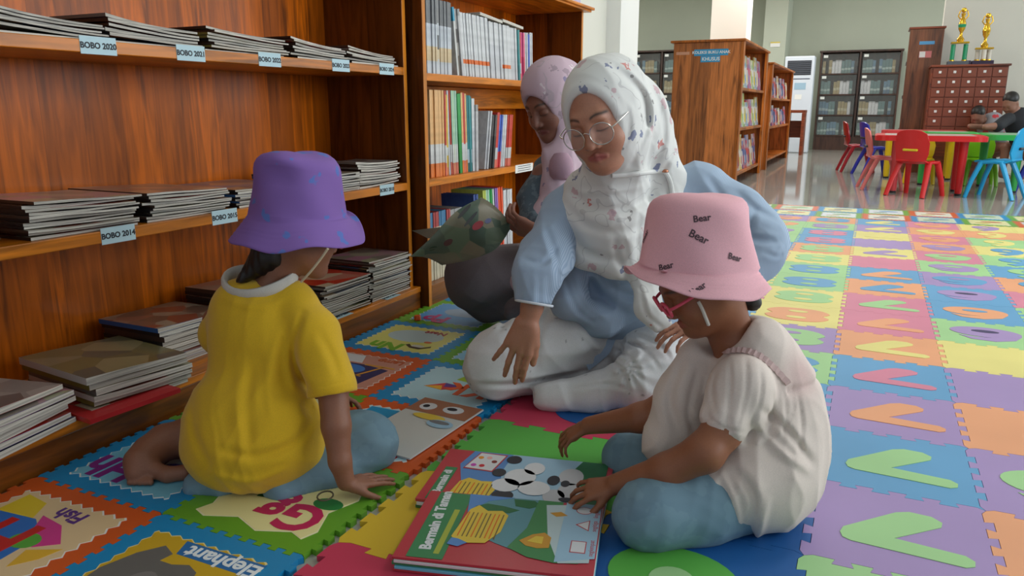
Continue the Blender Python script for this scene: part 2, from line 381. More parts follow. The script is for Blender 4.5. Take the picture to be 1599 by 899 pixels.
# upper shelf: five stacks over the 2020-2024 tags, and one at the near end
stack(1.19, .955, 4, .285, .009, 'stack above the 2020 tag', 6, [0, 4], sag=.012, sagtop=.012)
stack(.86, .955, 4, .285, .009, 'upper shelf stack at the left photo edge', 6, [0, 4], sag=.006)
stack(1.485, .955, 4, .285, .010, 'stack above the 2021 tag', 5, [0, 0, 4], sag=.006, sagtop=.014)
stack(1.81, .955, 6, .315, .0085, 'stack above the 2022 tag', 3, [3, 3, 1, 0], sag=.003, sagtop=.012)
stack(2.135, .955, 5, .27, .0088, 'stack above the 2023 tag', 6, [0, 0, 1], sag=.003, sagtop=.016)
stack(2.435, .955, 4, .29, .009, 'stack above the 2024 tag', 2, [0, 4, 1], sag=.003, sagtop=.016)
# middle shelf
stack(.87, .513, 7, .27, .0085, 'middle shelf stack at the left photo edge', 5, [4, 0], sag=.003, sagtop=.006)
stack(1.21, .513, 8, .285, .0095, 'stack above the 2014 tag', 5, [0, 0, 1, 0], d=.27, x=-1.80, sag=.003, sagtop=.004)
stack(1.52, .513, 7, .275, .0088, 'stack above the 2015 tag', 0, [0, 1, 0, 0], d=.31, x=-1.82, sag=.002, sagtop=.004)
stack(1.85, .513, 6, .30, .0088, 'middle shelf stack left of the purple hat', 1, [0, 0, 2], d=.30, x=-1.83, sag=.001)
stack(2.17, .513, 6, .27, .0105, 'middle shelf stack right of the purple hat', 2, [0, 1, 2, 0], d=.26, x=-1.80, sag=.001)
stack(2.45, .513, 7, .27, .0108, 'stack above the 2018 tag', 6, [0, 4], sag=.004, sagtop=.010, droop=.008, pages=PAGES_L)
# bottom shelf
for yc, n, th, wh, tp, sp, kw in (
    (.66, 5, .014, 'bottom shelf stack nearest the camera', 6, [7, 4, 5], dict(x=-1.74, d=.24, pages=PAGES_L)),
    (.93, 6, .018, 'thick white and violet bottom shelf stack', 6, [7, 6, 5], dict(x=-1.72, d=.24, pages=PAGES_L, rz=.22)),
    (1.28, 6, .016, 'olive-topped stack beside the violet one', 3, [4, 3, 7], dict(x=-1.76, d=.30, rz=-.1, jit=.012)),
    (1.57, 8, .015, 'black-spined stack left of the yellow shirt', 2, [0, 2, 0, 3, 0, 1], dict(x=-1.86, d=.24)),
    (1.86, 11, .014, 'bottom shelf stack behind the yellow shirt', 0, [0, 1, 0], dict(x=-1.84, d=.24)),
    (2.17, 13, .0085, 'red-topped stack on the bottom shelf', 4, [0, 4, 1], dict(x=-1.775, d=.24, sag=.002)),
    (2.455, 17, .0080, 'tall stack at the bottom shelf far end', 5, [0, 1, 4, 0], dict(x=-1.765, d=.22, sag=.002))):
    stack(yc, .085, n, .27, th, wh, tp, sp, **kw)
b = MB().box(-.09, .09, -.12, .12, 0, .012).build('magazine', [mat('red_white_cover', (190, 40, 44), .35, coat=.3)])
b.location = (-1.66, 1.22, .0862); b.rotation_euler = (0, 0, -.1)
tag(b, 'red magazine poking out from the bottom shelf under the olive stack', 'magazine')

# ------------------------------------------------------------------ upright books
PB = mat('book_page_block', (214, 206, 190), .8, kind='pages')
def bands(name, *b): return mat(name, (200, 200, 200), .35, coat=.3, kind='bands', bands=list(b))
BK = {
 'binder': bands('white_spine_grey_top', (0, (196, 200, 206)), (.17, (214, 190, 150)), (.36, (192, 198, 206)), (.66, (110, 112, 116))),
 'binder2': bands('pale_spine_black_mark', (0, (200, 204, 208)), (.2, (216, 196, 160)), (.33, (70, 70, 74)), (.52, (188, 194, 200)), (.68, (130, 130, 132))),
 'white': bands('white_spine_orange_mark', (0, (206, 208, 210)), (.20, (232, 110, 30)), (.27, (212, 214, 216))),
 'plainw': bands('white_spine', (0, (200, 202, 206)), (.6, (212, 214, 216))),
 'teal': bands('teal_spine', (0, (30, 120, 126)), (.3, (40, 136, 140))),
 'cyan': bands('cyan_top_white_spine', (0, (206, 206, 204)), (.80, (40, 160, 196))),
 'photo': bands('grey_photo_spine', (0, (110, 100, 90)), (.3, (160, 156, 150)), (.5, (90, 86, 84)), (.7, (170, 168, 166))),
 'cream': bands('cream_spine_orange_foot', (0, (222, 120, 50)), (.16, (206, 206, 204)), (.38, (228, 178, 120))),
 'grey': bands('grey_spine', (0, (190, 190, 192)), (.9, (150, 150, 150))),
 'yellow': bands('yellow_spine', (0, (212, 120, 60)), (.1, (204, 170, 50)), (.25, (196, 200, 196)), (.35, (210, 180, 60))),
 'red': bands('red_spine', (0, (214, 110, 90)), (.15, (204, 206, 206)), (.36, (200, 60, 50))),
 'green': bands('green_spine', (0, (32, 140, 60)), (.5, (40, 156, 74))),
 'mint': bands('mint_spine', (0, (208, 110, 90)), (.14, (206, 208, 206)), (.36, (164, 204, 180))),
 'dkteal': bands('dark_teal_spine', (0, (20, 90, 90)), (.12, (170, 190, 200)), (.3, (28, 120, 124))),
 'lime': bands('lime_spine', (0, (150, 180, 60)), (.5, (190, 204, 90))),
 'black': bands('black_spine', (0, (50, 48, 50)), (.6, (80, 76, 76))),
 'blue': bands('blue_spine', (0, (214, 60, 60)), (.3, (70, 100, 190)), (.7, (80, 110, 200))),
 'pink': bands('pink_spine', (0, (200, 60, 110)), (.5, (214, 90, 140))),
 'orange': bands('orange_spine', (0, (230, 80, 40)), (.4, (236, 90, 50))),
 'violet': bands('violet_spine', (0, (120, 80, 160)), (.5, (140, 100, 180))),
 'ivory': bands('ivory_spine_coloured_top', (0, (206, 196, 170)), (.78, (60, 120, 160))),
 'ivory2': bands('ivory_spine_red_top', (0, (206, 196, 170)), (.78, (170, 60, 60))),
 'dkblue': bands('dark_blue_spine', (0, (36, 60, 120)), (.5, (46, 76, 140))),
 'binderg': bands('green_grey_binder', (0, (96, 120, 116)), (.25, (150, 166, 160)), (.4, (84, 110, 110))),
 'binderb': bands('blue_grey_binder', (0, (70, 96, 120)), (.3, (140, 156, 160)), (.5, (80, 110, 130))),
 'bindert': bands('tan_binder', (0, (150, 130, 90)), (.3, (170, 160, 130)), (.5, (140, 124, 84))),
}
NAMEOF = {'binder': 'white and grey', 'binder2': 'pale black-marked', 'white': 'white orange-marked', 'plainw': 'plain white', 'teal': 'teal', 'cyan': 'white cyan-topped', 'photo': 'grey photo-printed', 'cream': 'cream orange-footed', 'grey': 'grey', 'yellow': 'yellow', 'red': 'red', 'green': 'green', 'mint': 'mint', 'dkteal': 'dark teal', 'lime': 'lime', 'black': 'black', 'blue': 'blue', 'pink': 'pink', 'orange': 'orange', 'violet': 'violet', 'ivory': 'ivory blue-topped', 'ivory2': 'ivory red-topped', 'dkblue': 'dark blue', 'binderg': 'green-grey', 'binderb': 'blue-grey', 'bindert': 'tan'}
BMESH = {}
def book(kind, th, h, d, name='book'):       # upright; local x = towards the room, y = thickness, spine at +x
    key = (kind, th, h, d)
    if key not in BMESH:
        mb = MB(); c = .0012
        mb.box(-d, 0, 0, c, 0, h, 0); mb.box(-d, 0, th-c, th, 0, h, 0); mb.box(-.0015, .0005, 0, th, 0, h, 0, bev=.0006)
        mb.box(-d+.003, -.0016, c+.0001, th-c-.0001, .003, h-.003, 1)
        o = mb.build(name, [BK[kind], PB]); me = o.data; bpy.data.objects.remove(o); BMESH[key] = me
    o = bpy.data.objects.new(name, BMESH[key]); COL.objects.link(o); return o
CNT = {}
def ordinal(n):
    w = ['first', 'second', 'third', 'fourth', 'fifth', 'sixth', 'seventh', 'eighth', 'ninth', 'tenth', 'eleventh', 'twelfth', 'thirteenth', 'fourteenth', 'fifteenth', 'sixteenth', 'seventeenth', 'eighteenth', 'nineteenth', 'twentieth', 'twenty-first', 'twenty-second', 'twenty-third', 'twenty-fourth', 'twenty-fifth', 'twenty-sixth', 'twenty-seventh', 'twenty-eighth', 'twenty-ninth', 'thirtieth']
    return w[n] if n < len(w) else 'number %d' % (n+1)
def book_row(seq, y, z, x, shelf, group, hx=1, thk=None, cat='book', name='book'):
    """seq: (kind, count, thickness, height, lean deg); stands books along +y"""
    for kind, cnt, th, h, lean in seq:
        for _ in range(cnt):
            o = book(kind, th, h, .17 if h > .18 else .14, name)
            a = R(lean)
            o.location = (x+random.uniform(-.006, .003), y + (h*math.sin(a) if a > 0 else 0), z+.0005); o.rotation_euler = (a, 0, 0)
            if a > 0: o.location.z += 0
            if a < 0: o.location.z += th*math.sin(-a)
            k = (shelf, kind); CNT[k] = CNT.get(k, 0)+1
            tag(o, '%s %s book from the left on the %s' % (ordinal(CNT[k]-1), NAMEOF[kind], shelf), cat, group)
            y += th/math.cos(a) + .0008
    return y
S1, S2, S3 = 'top book shelf', 'middle book shelf', 'lowest book shelf'
# the top shelf leans left-up: books tilt away from the near side
y = book_row([('binder', 9, .0128, .29, 0), ('binder2', 1, .016, .29, 0), ('binder', 8, .0128, .288, 0), ('cyan', 1, .014, .275, 8), ], 2.675, .936, -1.625, S1, 'books on the top book shelf')
y = book_row([('photo', 1, .024, .27, 8), ('grey', 1, .018, .272, 8), ('white', 14, .0185, .262, 7), ('plainw', 7, .018, .25, 6), ('white', 5, .018, .248, 6), ('plainw', 5, .018, .244, 5)], y+.004, .936, -1.625, S1, 'books on the top book shelf')
y = book_row([('teal', 1, .02, .24, 4), ('lime', 1, .012, .235, 4), ('red', 1, .014, .232, 4), ('pink', 2, .014, .232, 3), ('orange', 1, .012, .23, 3), ('plainw', 2, .014, .235, 3), ('blue', 2, .016, .23, 3), ('plainw', 2, .014, .24, 2)], y, .936, -1.625, S1, 'books on the top book shelf')
for k, (ya, yb, xx) in enumerate(((3.17, 3.40, -1.72), (3.405, 3.64, -1.72))):
    o = MB().box(-.1, .1, 0, yb-ya, 0, .012, 0).build('magazine', [PAGES_L]); o.location = (xx, ya, 1.203-.006*k); o.rotation_euler = (-.06, 0, 0)
    tag(o, ['white booklet laid across the tops of the white books', 'thin white booklet lying over the books right of the other one'][k], 'booklet')
y = book_row([('grey', 3, .0155, .345, 0)], 2.675, .522, -1.63, S2, 'books on the middle book shelf')
y = book_row([('cream', 7, .0155, .352, 0), ('red', 1, .012, .35, 0), ('yellow', 1, .016, .335, 0), ('plainw', 1, .012, .352, 2), ('red', 1, .010, .352, 2), ('mint', 1, .014, .352, 2), ('lime', 1, .012, .352, 2), ('mint', 2, .014, .352, 2), ('green', 1, .028, .34, 3), ('cream', 1, .016, .345, 2), ('red', 2, .013, .345, 2), ('cream', 1, .014, .342, 2), ('dkteal', 1, .017, .335, 2), ('teal', 1, .015, .335, 2), ('dkteal', 1, .016, .33, 2), ('plainw', 2, .014, .322, 1), ('grey', 2, .013, .295, 0)], 2.74, .522, -1.63, S2, 'books on the middle book shelf')
y = book_row([('plainw', 2, .012, .27, -10), ('black', 3, .02, .25, -9), ('red', 2, .014, .262, -9), ('blue', 3, .013, .25, -9), ('plainw', 4, .014, .25, -8), ('red', 4, .014, .25, -8)], y+.07, .522, -1.63, S2, 'books on the middle book shelf')
y = book_row([('dkblue', 1, .02, .30, 0), ('ivory', 4, .015, .29, 0), ('ivory2', 3, .016, .29, 0), ('ivory', 4, .015, .29, 0), ('ivory2', 2, .015, .29, 0), ('grey', 6, .018, .285, 0), ('black', 3, .03, .24, 0)], 2.675, .085, -1.64, S3, 'books on the lowest book shelf in view')
y = book_row([('dkblue', 2, .02, .33, 3), ('plainw', 1, .014, .3, 3), ('teal', 1, .04, .28, 0), ('lime', 2, .014, .34, 5), ('mint', 2, .015, .34, 5), ('green', 2, .014, .34, 5), ('plainw', 1, .013, .34, 5), ('green', 1, .014, .34, 5), ('violet', 2, .015, .34, 5), ('orange', 4, .016, .34, 4), ('plainw', 5, .02, .32, 2)], y, .085, -1.63, S3, 'books on the lowest book shelf in view')
# ------------------------------------------------------------------ foam mats
FC = {'purple': (168, 143, 194), 'blue': (98, 162, 206), 'green': (164, 212, 146), 'yellow': (234, 222, 134), 'pink': (218, 132, 156), 'orange': (238, 166, 120),
      'deep blue': (24, 92, 160), 'deep green': (92, 178, 72), 'deep pink': (206, 60, 90), 'deep yellow': (224, 188, 50)}
FM = {k: mat('foam_'+k.replace(' ', '_'), v, .55, spec=.4, kind='foam') for k, v in FC.items()}
TH = .012
def edge(a, b, n, A, dv, phase=1):
    """puzzle edge from a to b (canonical +x or +y direction): n teeth, amplitude A, dovetail dv"""
    a = Vector(a); b = Vector(b); t = (b-a); Ln = t.length; t.normalize(); nn = Vector((-t.y, t.x))
    out = []; st = Ln/(2*n); m = st*.55
    s = phase
    pos = m
    usable = (Ln-2*m)/(2*n-1)
    out.append(a)
    for i in range(2*n-1):
        p0 = a+t*(m+usable*i); p1 = a+t*(m+usable*(i+1))
        k = s*A
        out.append(p0+nn*k-t*dv+t*.0); out.append(p1+nn*k+t*dv)
        s = -s
    return out          # excludes b
def tile_poly(x0, x1, y0, y1, n, A, dv):
    bt = edge((x0, y0), (x1, y0), n, A, dv); tp = edge((x0, y1), (x1, y1), n, A, dv)
    lf = edge((x0, y0), (x0, y1), n, A, dv); rt = edge((x1, y0), (x1, y1), n, A, dv)
    rev = lambda e, end: ([Vector(end)] + e[::-1])[:-1]
    P = bt + rt + rev(tp, (x1, y1)) + rev(lf, (x0, y1))
    c = Vector(((x0+x1)/2, (y0+y1)/2))
    return [c+(p-c)*.9965 for p in P]
NX0 = -.04
ORDK = {-1: 'nearest', 0: 'second'}
DIG = {'l2': '', 'l1': '9', 'c8': '8', 'c7': '7', 'c9': '9', 'c10': '6', 'c11': '5'}
def digit_obj(ch, x, y, m, par, size=.30, nm='digit_inlay'):
    M = Matrix.Translation((x, y, .0008)) @ Matrix.Rotation(math.pi, 4, 'Z') @ Matrix.Scale(1.12, 4, (1, 0, 0))
    return text_obj(nm, ch, size, m, M, par, bold=.010, ext=.0012)
SEVEN = [(-.085, -.10), (-.02, -.10), (.085, .06), (.10, .085), (.085, .105), (-.075, .105), (-.095, .08), (-.075, .055), (.012, .055)]
def seven(x, y, m, par):
    # a chunky 7 read from the far side: the corner points left, both strokes run right
    P = [(-.105, -.012), (-.100, -.030), (-.085, -.038), (.105, -.050), (.120, -.040), (.122, -.022), (.108, -.008), (-.01, .004), (.075, .085), (.078, .105), (.060, .122), (.020, .125), (-.005, .112), (-.10, .01)]
    return MB().prism([(x+a, y+b-.035) for a, b in P], -.004, .0012).build('digit_inlay', m, par)
def ball(x, y, rx, ry, n=22): return [(x+rx*math.cos(2*math.pi*i/n), y+ry*math.sin(2*math.pi*i/n)) for i in range(n)]
def inlay(kind, x, y, m, par, hole):
    if kind == '7': return seven(x, y, m, par)
    if kind in '8':
        d = MB().prism([(x+(.128-.034*math.exp(-(math.sin(a)/.22)**2))*math.copysign(abs(math.cos(a))**.7, math.cos(a)), y+.102*math.sin(a)) for a in [2*math.pi*i/36 for i in range(36)]], -.004, .0012).build('digit_inlay', m, par)
        # waist
        for s in (-1, 1): MB().prism(ball(x, y+s*.048, .038, .017), .0005, .0020).build('inlay_centre', hole, d)
        return d
    if kind == '9':
        P = ball(x-.0, y+.02, .115, .07, 28)
        d = MB().prism(P, -.004, .0012).build('digit_inlay', m, par)
        MB().prism([(x-.09, y-.045), (x-.055, y-.09), (x+.02, y-.098), (x+.085, y-.06), (x+.112, y+.0), (x+.05, y-.0), (x+.01, y-.052), (x-.04, y-.058)], -.004, .00115).build('digit_tail', m, d)
        MB().prism(ball(x, y+.03, .045, .018), .0005, .0020).build('inlay_centre', hole, d)
        return d
    if kind == '0':
        d = MB().prism(ball(x, y, .115, .095, 32), -.004, .0012).build('digit_inlay', m, par)
        MB().prism(ball(x, y-.01, .04, .04), .0005, .0020).build('inlay_centre', hole, d); return d
    return digit_obj(kind, x, y, m, par)
DARKHOLE = mat('dark_gap', (70, 62, 96), .8)
def number_tile(col, k, colour, dig, dcol, x0, x1, seq, hole=None, where=''):
    y0 = 1.042+.325*k; y1 = y0+.325
    e = MB().prism(tile_poly(x0, x1, y0, y1, 5, .0085, .0025), -TH, 0).build('foam_mat_tile', FM[colour])
    names = {'7': 'a seven', '8': 'an eight', '9': 'a nine', '6': 'a six', '5': 'a five', '0': 'a nought'}
    tag(e, '%s foam tile with %s, %s from front, %s' % (colour, (dcol+' '+names[dig].split()[1]) if dig else 'no number', ordinal(seq), where), 'mat', 'foam number mat tiles')
    if dig: inlay(dig, (x0+x1)/2, (y0+y1)/2, FM[dcol], e, hole or FM[colour])
    return e
C7 = {0: ('green', '', ''), 1: ('purple', '7', 'green'), 2: ('blue', '7', 'green'), 3: ('purple', '7', 'orange'), 4: ('blue', '7', 'pink'), 5: ('orange', '7', 'yellow'), 6: ('pink', '7', 'orange'), 7: ('pink', '7', 'green'), 8: ('orange', '7', 'blue'), 9: ('blue', '7', 'orange'), 10: ('pink', '', ''), 11: ('yellow', '7', 'purple'), 12: ('purple', '', ''), 13: ('yellow', '7', 'yellow'), 14: ('purple', '7', 'yellow'), 15: ('blue', '7', 'yellow')}
C9 = {1: ('orange', '', ''), 2: ('purple', '9', 'green'), 3: ('orange', '', ''), 4: ('purple', '', ''), 5: ('yellow', '', ''), 6: ('green', '9', 'purple'), 7: ('blue', '9', 'orange'), 8: ('blue', '9', 'purple'), 9: ('purple', '9', 'blue'), 10: ('green', '9', 'purple'), 11: ('pink', '9', 'green'), 12: ('orange', '9', 'purple'), 13: ('pink', '9', 'orange'), 14: ('orange', '9', 'yellow'), 15: ('pink', '9', 'orange')}
C10 = {2: ('green', '', ''), 3: ('blue', '6', 'orange'), 4: ('yellow', '6', 'pink'), 5: ('purple', '', ''), 6: ('green', '6', 'blue'), 7: ('green', '', ''), 8: ('pink', '6', 'green'), 9: ('orange', '6', 'blue'), 10: ('blue', '6', 'green'), 11: ('green', '6', 'blue'), 12: ('yellow', '6', 'blue'), 13: ('green', '6', 'yellow'), 14: ('orange', '6', 'yellow'), 15: ('yellow', '6', 'purple')}
C11 = {6: ('yellow', '5', 'blue'), 7: ('orange', '5', 'green'), 8: ('blue', '5', 'yellow'), 9: ('green', '5', 'purple'), 10: ('pink', '', ''), 11: ('orange', '5', 'green'), 12: ('blue', '5', 'green'), 13: ('green', '5', 'pink'), 14: ('orange', '5', 'blue'), 15: ('yellow', '5', 'blue')}
C8 = {2: ('orange', '8', 'blue'), 3: ('blue', '8', 'green'), 4: ('green', '8', 'blue'), 5: ('purple', '8', 'green'), 6: ('yellow', '8', 'orange'), 7: ('yellow', '8', 'green'), 8: ('green', '8', 'blue'), 9: ('green', '8', 'blue'), 10: ('yellow', '8', 'green'), 11: ('orange', '8', 'green'), 12: ('blue', '8', 'pink'), 13: ('blue', '8', 'pink'), 14: ('green', '8', 'purple'), 15: ('orange', '8', 'blue')}
CL = {4: ('orange', '', ''), 5: ('green', '', ''), 6: ('blue', '', ''), 7: ('pink', '', ''), 8: ('yellow', '', ''), 9: ('purple', '', ''), 10: ('pink', '', ''), 11: ('blue', '9', 'pink'), 12: ('green', '9', 'blue'), 13: ('green', '9', 'purple'), 14: ('green', '9', 'orange'), 15: ('purple', '9', 'orange')}
for D, i, wh in ((C7, 0, 'sevens column'), (C9, 1, 'nines column'), (C10, 2, 'column right of the nines'), (C11, 3, 'second column right of the nines'), (C8, -1, 'eights column'), (CL, -2, 'column left of the eights')):
    for s, k in enumerate(sorted(D)):
        c, d, dc = D[k]
        number_tile(i, k, c, d, dc, NX0+.325*i, NX0+.325*(i+1), s, DARKHOLE if (d == '9' and k in (6, 8)) else None, wh)
# the brighter mats round the books
XL, XM = -.845, NX0-.365
for (k, c, d, dc, x0, x1, lab) in (
    (-1, 'deep pink', '', '', XL, XM, 'deep pink foam mat tile at the bottom edge beside the elephant mat'),
    (0, 'deep yellow', '', '', XL, XM, 'deep yellow foam mat tile under the open books'),
    (1, 'deep green', '', '', XL, XM, 'deep green foam mat tile touching the far corner of the upper book'),
    (2, 'deep pink', '0', 'deep blue', XL, XM, 'deep pink foam mat tile with a blue round inlay by the white trouser cuff'),
    (3, 'deep yellow', '', '', XL, XM, 'foam mat tile hidden under the woman in white trousers'),
    (-1, 'purple', '', '', XM, NX0, 'purple foam mat tile at the bottom edge below the green ring'),
    (0, 'deep blue', '0', 'deep green', XM, NX0, 'deep blue foam mat tile with a green ring near the bottom edge'),
    (1, 'deep blue', '', '', XM, NX0, 'deep blue foam mat tile under the girl in the pink hat')):
    y0 = 1.042+.325*k
    e = MB().prism(tile_poly(x0, x1, y0, y0+.325, 5, .0085, .0025), -TH, 0).build('foam_mat_tile', FM[c]); tag(e, lab, 'mat', 'plain foam mats round the books')
    if k == 1 and x0 == XM: MB().prism(ball(x0+.09, y0+.27, .06, .045), -.004, .0012).build('digit_inlay', FM['deep green'], e)
    if d:
        if k == 2: MB().prism(ball(-.60, y0+.15, .115, .085, 32), -.004, .0012).build('digit_inlay', FM[dc], e)
        else: inlay(d, (x0+x1)/2-.02, y0+.155, FM[dc], e, FM['green'])

# printed alphabet tiles
PC = {'orange': (216, 92, 34), 'blue': (20, 140, 196), 'green': (104, 166, 44)}
PM = {k: mat('printed_frame_'+k, v, .4, spec=.5, kind='foam') for k, v in PC.items()}
def pm(r, g, b): return mat('print_%d_%d_%d' % (r, g, b), (r, g, b), .4)
LX = [-1.618, -1.232, -.87]
def wavy(x0, x1, y0, y1, ins, amp=.006, n=9, ph=0):
    P = []
    for (a, b) in (((x0+ins, y0+ins), (x1-ins, y0+ins)), ((x1-ins, y0+ins), (x1-ins, y1-ins)), ((x1-ins, y1-ins), (x0+ins, y1-ins)), ((x0+ins, y1-ins), (x0+ins, y0+ins))):
        a = Vector(a); b = Vector(b); t = (b-a).normalized(); nn = Vector((t.y, -t.x))
        for i in range(n*4):
            u = i/(n*4); p = a+(b-a)*u+nn*amp*math.sin(u*n*2*math.pi+ph)*(1 if 0 < u else 0); P.append((p.x, p.y))
    return P
def curve_poly(pts, z0, z1, m, par, name): return MB().prism(pts, z0, z1).build(name, m, par)
def up(x, y, s=1): return Matrix.Translation((x, y, .0013)) @ Matrix.Rotation(math.pi, 4, 'Z') @ Matrix.Scale(s, 4, (1, 0, 0))
def printed(ci, y0, frame, ground, letters, lcol, word, wcol, lab, motifs=(), lpos=(.11, .10), wpos=(-.08, .125), lsize=.11, outline=(230, 230, 225), xs=None, full=True, amp=.006, wsize=.045, y1=None, nw=9):
    x0, x1 = xs or (LX[ci], LX[ci+1]); y1 = y1 or y0+.3575; cx = (x0+x1)/2; cy = (y0+y1)/2
    e = MB().prism(tile_poly(x0, x1, y0, y1, 10, .006, .0008), -TH, 0).build('alphabet_mat_tile', PM[frame])
    tag(e, lab, 'mat', 'printed alphabet mat tiles')
    o = MB().prism(wavy(x0, x1, y0, y1, .045, amp, nw), .0, .0004).build('picture_outline', pm(*outline), e)
    g = MB().prism(wavy(x0, x1, y0, y1, .048, amp, nw), .0003, .0008).build('picture_ground', pm(*ground), e)
    if letters: text_obj('big_letters', letters, lsize, pm(*lcol), up(cx+lpos[0], cy-lpos[1]+.0, 1), e, bold=.004, ext=.0004)
    if word: text_obj('picture_word', word, wsize, pm(*wcol), up(cx+wpos[0], cy+wpos[1]), e, bold=.0012, ext=.0004)
    for nm, col, pts, zz in motifs:
        MB().prism([(cx+a, cy+b) for a, b in pts], .0007, .0009+zz).build(nm, pm(*col), e)
    return e
def circ(x, y, rx, ry=None, n=18, a0=0): ry = ry or rx; return [(x+rx*math.cos(a0+2*math.pi*i/n), y+ry*math.sin(a0+2*math.pi*i/n)) for i in range(n)]
YR = [.26, .6175, .975, 1.3325, 1.69, 2.0475, 2.405]
printed(0, .6175, 'orange', (226, 196, 150), 'Ff', (196, 34, 30), 'Fish', (90, 50, 130), 'orange-framed alphabet mat tile reading Fish in the bottom left corner', lpos=(-.02, .01), wpos=(.03, .098), lsize=.17, wsize=.05, motifs=(
    ('yellow_fin', (226, 196, 50), [(-.13, .12), (-.06, .11), (-.03, .06), (-.05, .03), (-.13, .04)], 0), ('blue_body', (40, 110, 190), [(-.13, .05), (-.02, .06), (.05, .02), (.06, -.08), (-.02, -.13), (-.13, -.125)], .0001),
    ('pink_fin', (214, 60, 140), [(-.02, .075), (.05, .065), (.11, .02), (.07, -.01), (.02, .02)], .0002), ('green_stripe', (90, 170, 60), circ(.035, .0, .035, .025), .0003), ('yellow_tail', (226, 176, 50), [(.07, -.02), (.13, .01), (.12, -.03), (.09, -.07)], .0003)))
printed(1, .6175, 'blue', (206, 166, 40), '', (0, 0, 0), 'Elephant', (236, 240, 240), 'blue-framed alphabet mat tile with a grey elephant at the bottom edge', wpos=(.055, .105), wsize=.05, amp=.004, outline=(236, 220, 150), motifs=(
    ('word_shadow', (40, 110, 170), [(-.055, .128), (.16-.02, .128), (.15-.02, .088), (-.04, .088)], .0001), ('elephant', (104, 102, 98), [(-.12, -.11), (-.13, .0), (-.11, .06), (-.08, .10), (-.045, .085), (-.05, .06), (-.02, .06), (.01, .072), (.04, .06), (.055, .03), (.03, .02), (.01, .02), (.02, -.02), (.05, -.1), (-.02, -.12)], 0), ('elephant_ear', (124, 120, 116), circ(-.03, -.01, .03, .04), .0002)))
printed(0, .975, 'blue', (120, 190, 214), 'Hh', (130, 40, 130), '', (0, 0, 0), 'blue-framed alphabet mat tile with purple Hh beside the child\'s bare foot', lpos=(-.075, .075), lsize=.12, motifs=(
    ('pale_corner', (196, 206, 206), [(-.12, .02), (.1, .12), (.12, .1), (.1, -.02), (-.05, -.05)], 0), ('green_patch', (120, 170, 60), circ(.0, .09, .03, .02), .0002), ('violet_patch', (70, 60, 150), circ(.05, -.02, .03, .02), .0002)))
printed(1, .975, 'green', (236, 226, 160), 'Gg', (196, 30, 90), '', (0, 0, 0), 'green-framed alphabet mat tile with magenta Gg in front of the child in yellow', lpos=(.055, .068), lsize=.13, nw=2, amp=.013, outline=(240, 232, 190), motifs=(
    ('leaf', (40, 130, 60), circ(.10, -.005, .035, .022), 0), ('dark_leaf', (36, 96, 50), [(-.06, -.04), (.0, -.03), (.02, .03), (-.08, .03)], 0)))
printed(0, 1.3325, 'green', (226, 220, 170), 'Jj', (60, 110, 190), '', (0, 0, 0), 'green-framed alphabet mat tile behind the child in yellow by the bookcase')
printed(1, 1.3325, 'orange', (190, 222, 230), 'Ii', (206, 36, 40), 'Island', (240, 240, 240), 'orange-framed alphabet mat tile reading Island between the books and the white trousers', lpos=(.085, .075), wpos=(.065, .088), lsize=.13, wsize=.05, motifs=(
    ('sea', (30, 150, 200), [(-.13, .015), (.13, .015), (.13, .125), (-.13, .125)], 0), ('sand', (222, 150, 110), circ(-.06, .05, .045, .018), .0002), ('green_line', (110, 160, 90), [(-.10, -.01), (-.03, -.012), (-.10, -.016)], .0002)))
printed(0, 1.69, 'orange', (200, 140, 120), '', (0, 0, 0), 'Lamp', (190, 90, 40), 'orange-framed alphabet mat tile with a dark blue picture by the bookcase plinth', wpos=(.08, .105), amp=.005, motifs=(
    ('white_patch', (214, 214, 214), [(-.13, .06), (.0, .06), (-.03, .125), (-.13, .125)], 0), ('night_blue', (50, 44, 90), [(-.13, -.125), (.1, -.125), (.12, .03), (.02, .05), (-.13, .05)], .0001), ('light_blue', (60, 120, 190), circ(-.02, .0, .07, .04), .0002),
    ('amber_line', (214, 150, 40), [(-.08, -.05), (.07, -.05), (.07, -.043), (-.08, -.043)], .0004), ('amber_line', (214, 150, 40), [(.045, -.05), (.055, -.05), (.095, .05), (.085, .05)], .0004), ('amber_line', (214, 150, 40), [(.02, .045), (.13, .045), (.13, .055), (.02, .055)], .0004)))
printed(1, 1.69, 'blue', (176, 212, 222), 'Kk', (226, 90, 30), '', (0, 0, 0), 'blue-framed alphabet mat tile with a kite beside the white trouser knee', lpos=(.060, .015), lsize=.12, motifs=(
    ('green_hill', (160, 190, 40), [(-.02, .05), (.13, .02), (.13, .12), (.0, .125)], 0), ('kite', (206, 50, 60), [(-.085, -.035), (-.035, .012), (.035, -.0), (-.02, -.045)], .0002), ('kite_panel', (236, 176, 40), [(-.085, -.035), (-.035, -.012), (-.02, -.045)], .0004), ('kite_panel', (90, 50, 140), [(-.035, .012), (.035, -.0), (-.025, -.02)], .0004), ('kite_tail', (60, 60, 70), [(.035, -.0), (.07, .008), (.10, .03), (.10, .036), (.07, .014), (.035, .004)], .0004)))
printed(0, 2.0475, 'blue', (226, 220, 120), 'Nn', (120, 180, 40), 'Nest', (170, 40, 60), 'blue-framed alphabet mat tile with green Nn and a bird nest', lpos=(-.04, .105), wpos=(.05, .09), lsize=.10, motifs=(
    ('sky_patch', (190, 210, 210), circ(.0, .03, .11, .07), 0), ('nest', (70, 56, 40), [(.02, -.07), (.05, -.095), (.09, -.10), (.12, -.07), (.115, -.055), (.09, -.083), (.05, -.08), (.03, -.058)], .0003), ('bird', (226, 110, 60), circ(.08, -.02, .015, .01), .0003), ('nest_lining', (210, 210, 200), circ(.07, -.07, .025, .012), .0002)))
